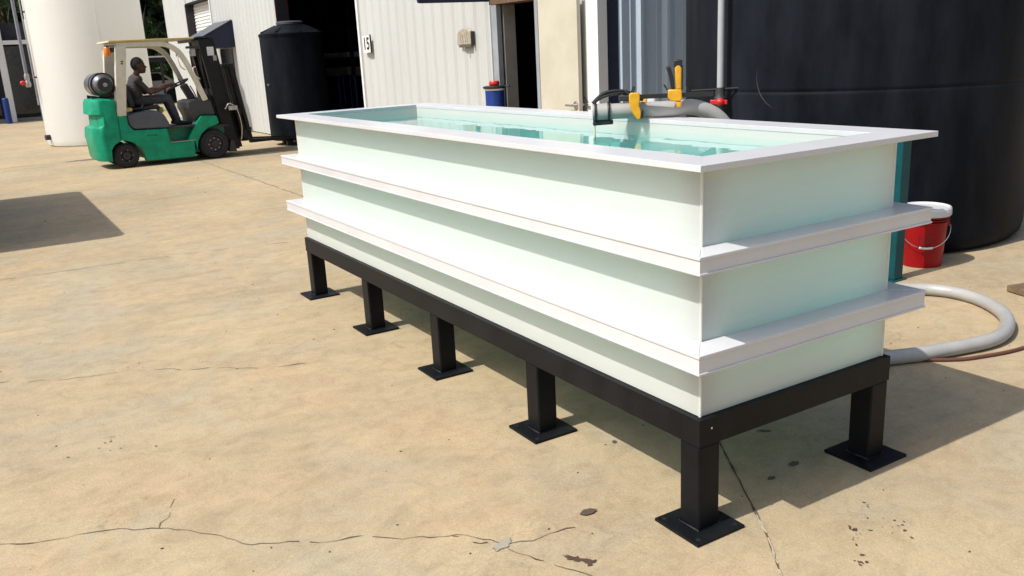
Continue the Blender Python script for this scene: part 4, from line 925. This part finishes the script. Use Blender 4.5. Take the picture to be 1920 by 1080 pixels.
for s_ in (0.03, 0.065): B().obox((0.18+s_*0.2,0.0185,1.70+s_),(0.215+s_*0.2,0.0185,1.70+s_),0.001,0.02).build('post_label', INK, fk)
for k, (xx, l_) in enumerate(((0.42,0.05),(0.485,0.035),(0.535,0.05))): B().obox((xx,-0.0015,0.515+0.01*(k%2)),(xx+l_,-0.0015,0.52-0.008*(k%2)),0.002,0.028).build('worn_lettering', mat('worn_green', (0.006,0.12,0.07), rough=0.6), fk)
B().obox((0.02,-0.0015,0.602),(0.20,-0.0015,0.605),0.002,0.006).build('panel_seam', mat('worn_green', (0.006,0.12,0.07)), fk)
B().obox((-0.012,0.005,0.50),(-0.012,0.005,1.14),0.004,0.006,(1,0,0)).build('panel_gap', mat('worn_green', (0.006,0.12,0.07)), fk)
B().tube(smoothpath([(0.30,0.28,1.36),(0.42,0.30,1.22),(0.50,0.31,1.06),(0.46,0.30,0.98)],5),0.012,6).build('seat_belt', DGREY, fk, smooth=True)
for hx, hz0, hz1 in ((1.13,1.62,1.82),(1.36,1.45,1.62)):
    B().tube(smoothpath([(hx+0.03,-0.005,hz1),(hx-0.03,-0.05,hz1-0.03),(hx-0.0,-0.05,hz0+0.02),(hx+0.08,-0.005,hz0-0.04)],4),0.011,6).build('grab_handle', CREAM, fk, smooth=True)
for yy in (0.34, 0.74): P('bottle_cradle', [(-0.30,1.178),(0.06,1.172),(0.06,1.24),(-0.12,1.20),(-0.30,1.24)], yy, yy+0.04, DGREY, 0.0)
rot3 = Matrix.Rotation(R(3), 4, 'Z'); fo_ = Vector((0.2476,14.2308,0))
gc = thing('gas_cylinder', 'steel gas cylinder strapped crosswise on the back of the forklift', 'gas cylinder', tuple(fo_+rot3@Vector((-0.11,0.10,1.205))), R(3))
B().lathe([(0.02,-0.10),(0.10,-0.085),(0.165,-0.02),(0.187,0.06),(0.19,0.12),(0.19,0.72),(0.165,0.82),(0.06,0.87)], 36, (0,0.06,0.20), 'y').build('bottle', mat('scuffed_aluminium', (0.26,0.26,0.26), (0.05,0.05,0.055), rough=0.4, metal=0.6, scale=5), gc, smooth=True)
B().lathe([(0.10,-0.13),(0.115,-0.13),(0.115,-0.02),(0.10,-0.02)], 28, (0,0.06,0.20), 'y').build('collar', DGREY, gc, smooth=True)
B().cyl((0,-0.09,0.20),(0,-0.02,0.20),0.035,n=12).build('valve', STEEL, gc, smooth=True)
B().lathe([(0.192,0.22),(0.197,0.22),(0.197,0.28),(0.192,0.28)], 32, (0,0.06,0.20), 'y').build('strap', BLACKP, gc, smooth=True)
B().lathe([(0.192,0.02),(0.199,0.02),(0.199,0.06),(0.192,0.06)], 32, (0,0.06,0.20), 'y').build('strap', BLACKP, gc, smooth=True)

# ================================================================== DRIVER
pe = thing('person', 'seated driver in faded dark shirt and grey jeans gripping the steering wheel', 'person', tuple(fo_+rot3@Vector((0.45,0.55,0.99))), R(3))
po_ = Vector((0.45,0.55,0.99))
def lerp(a, b, t): return a + (b-a)*t
def capsule(b, p0, p1, r0, r1, n=14):
    p0, p1 = Vector(p0), Vector(p1); d = (p1-p0).normalized(); pts = []; rs = []
    for k in range(1, 5): a = math.pi/2*k/4; pts.append(p0 - d*r0*math.cos(a)); rs.append(max(1e-3, r0*math.sin(a)))
    for k in range(0, 4): a = math.pi/2*k/4; pts.append(p1 + d*r1*math.sin(a)); rs.append(max(1e-3, r1*math.cos(a)))
    b.tube(pts, rs, n)
b = B()
HIP = Vector((0.46,0.55,1.085)); 
HK = 1.0
def ell(c0, rx, ry, rz): b.ball(c0, rx*HK, ry*HK, rz*HK, 18, 12)
# torso (slightly slouched), pelvis, neck
for t in range(9):
    q = t/8; c = Vector((0.455+0.0*q-0.035*math.sin(q*2.2)+0.06*q*q,0.55,1.085+0.37*q)); ell(c, lerp(0.13,0.115,q), lerp(0.17,0.19,q) if q<0.9 else 0.16, 0.10)
capsule(b, (0.49,0.55,1.47), (0.53,0.55,1.59), 0.058, 0.052)
# head with face
HC = Vector((0.57,0.55,1.69))
HK = 1.16
ell(HC+HK*Vector((-0.012,0,0.018)), 0.100, 0.078, 0.108); ell(HC+HK*Vector((0.03,0,-0.045)), 0.066, 0.060, 0.075); ell(HC+HK*Vector((0.062,0,-0.092)), 0.030, 0.032, 0.026)
capsule(b, HC+HK*Vector((0.088,0,0.0)), HC+HK*Vector((0.106,0,-0.03)), 0.010, 0.016, 8); ell(HC+HK*Vector((0.088,0,-0.062)), 0.016, 0.026, 0.009); ell(HC+HK*Vector((0.084,0,-0.078)), 0.014, 0.024, 0.009)
ell(HC+HK*Vector((0.074,0,0.022)), 0.018, 0.052, 0.014)
for s in (-1, 1): ell(HC+HK*Vector((-0.01,s*0.078,-0.015)), 0.020, 0.010, 0.032)
HK = 1.0
HANDS = []
for s in (-1, 1):
    SHD = Vector((0.475,0.55+s*0.185,1.445)); EL = Vector((0.65,0.55+s*0.225,1.225)); WR = Vector((0.99,0.55+s*0.150,1.325))
    ell(SHD, 0.068, 0.062, 0.068); capsule(b, SHD, EL, 0.054, 0.043); capsule(b, EL, lerp(EL,WR,0.35), 0.043, 0.045); capsule(b, lerp(EL,WR,0.35), WR, 0.045, 0.029)
    # hand: palm + five fingers curled round the rim
    KN = WR+Vector((0.085,s*0.0,0.018)); capsule(b, WR, lerp(WR,KN,0.6), 0.030, 0.034); 
    for k in range(4):
        o_ = (k-1.5)*0.021; f0 = lerp(WR,KN,0.55)+Vector((0,o_,0.004)); ln = (0.036,0.042,0.040,0.030)[k]
        f1 = f0+Vector((ln+0.02,0,0.022)); f2 = f1+Vector((0.026,0,-0.018)); f3 = f2+Vector((0.004,0,-0.024))
        capsule(b, f0, f1, 0.011, 0.0095, 8); capsule(b, f1, f2, 0.0095, 0.009, 8); capsule(b, f2, f3, 0.009, 0.008, 8)
    t0 = WR+Vector((0.025,-s*0.025,-0.008)); t1 = t0+Vector((0.04,-s*0.018,-0.006)); t2 = t1+Vector((0.032,0,0.010)); capsule(b, t0, t1, 0.014, 0.011, 8); capsule(b, t1, t2, 0.011, 0.009, 8)
    # leg
    HJ = Vector((0.50,0.55+s*0.10,1.085)); KNEE = Vector((0.955,0.55+s*0.13,1.115)); AN = Vector((1.075,0.55+s*0.13,0.715))
    capsule(b, HJ, KNEE, 0.092, 0.066); capsule(b, KNEE, lerp(KNEE,AN,0.4), 0.064, 0.060); capsule(b, lerp(KNEE,AN,0.4), AN, 0.060, 0.048)
    ell(AN+Vector((-0.03,0,-0.045)), 0.045, 0.038, 0.035); capsule(b, AN+Vector((0.0,0,-0.045)), AN+Vector((0.14,0,-0.062)), 0.042, 0.030); ell(AN+Vector((0.12,0,-0.06)), 0.06, 0.046, 0.030)
b.v = [(x-po_.x, y-po_.y, z-po_.z) for x, y, z in b.v]
bo_ = b.build('body', SKIN, pe)
rm = bo_.modifiers.new('remesh', 'REMESH'); rm.mode = 'VOXEL'; rm.voxel_size = 0.0075; rm.use_smooth_shade = True
smd = bo_.modifiers.new('smooth', 'SMOOTH'); smd.factor = 0.5; smd.iterations = 4
bpy.context.view_layer.update(); dg = bpy.context.evaluated_depsgraph_get()
nm_ = bpy.data.meshes.new_from_object(bo_.evaluated_get(dg)); bo_.modifiers.clear(); bo_.data = nm_
nm_.materials.clear()
for x in (SKIN, SHIRT, JEANS, SHOE, HAIR): nm_.materials.append(x)
for p in nm_.polygons:
    c = p.center + po_; k = 0
    inarm = abs(c.y-0.55) > 0.135 and c.x > 0.42 and c.z > 1.19
    if c.z < 0.69: k = 3
    elif c.x > 0.80 and c.z < 1.2 or (c.z < 1.10) : k = 2
    elif c.z < 1.135 and c.x > 0.56: k = 2
    elif c.x < 0.655 and c.z < 1.515 and not (inarm and (c.x > 0.60 or c.z < 1.255)): k = 1
    elif (c - (HC+Vector((-0.03,0,0.035)))).length < 0.15 and c.z > HC.z-0.07 and c.x < HC.x+0.045 - max(0, (HC.z+0.06-c.z))*0.9: k = 4
    p.material_index = k; p.use_smooth = True
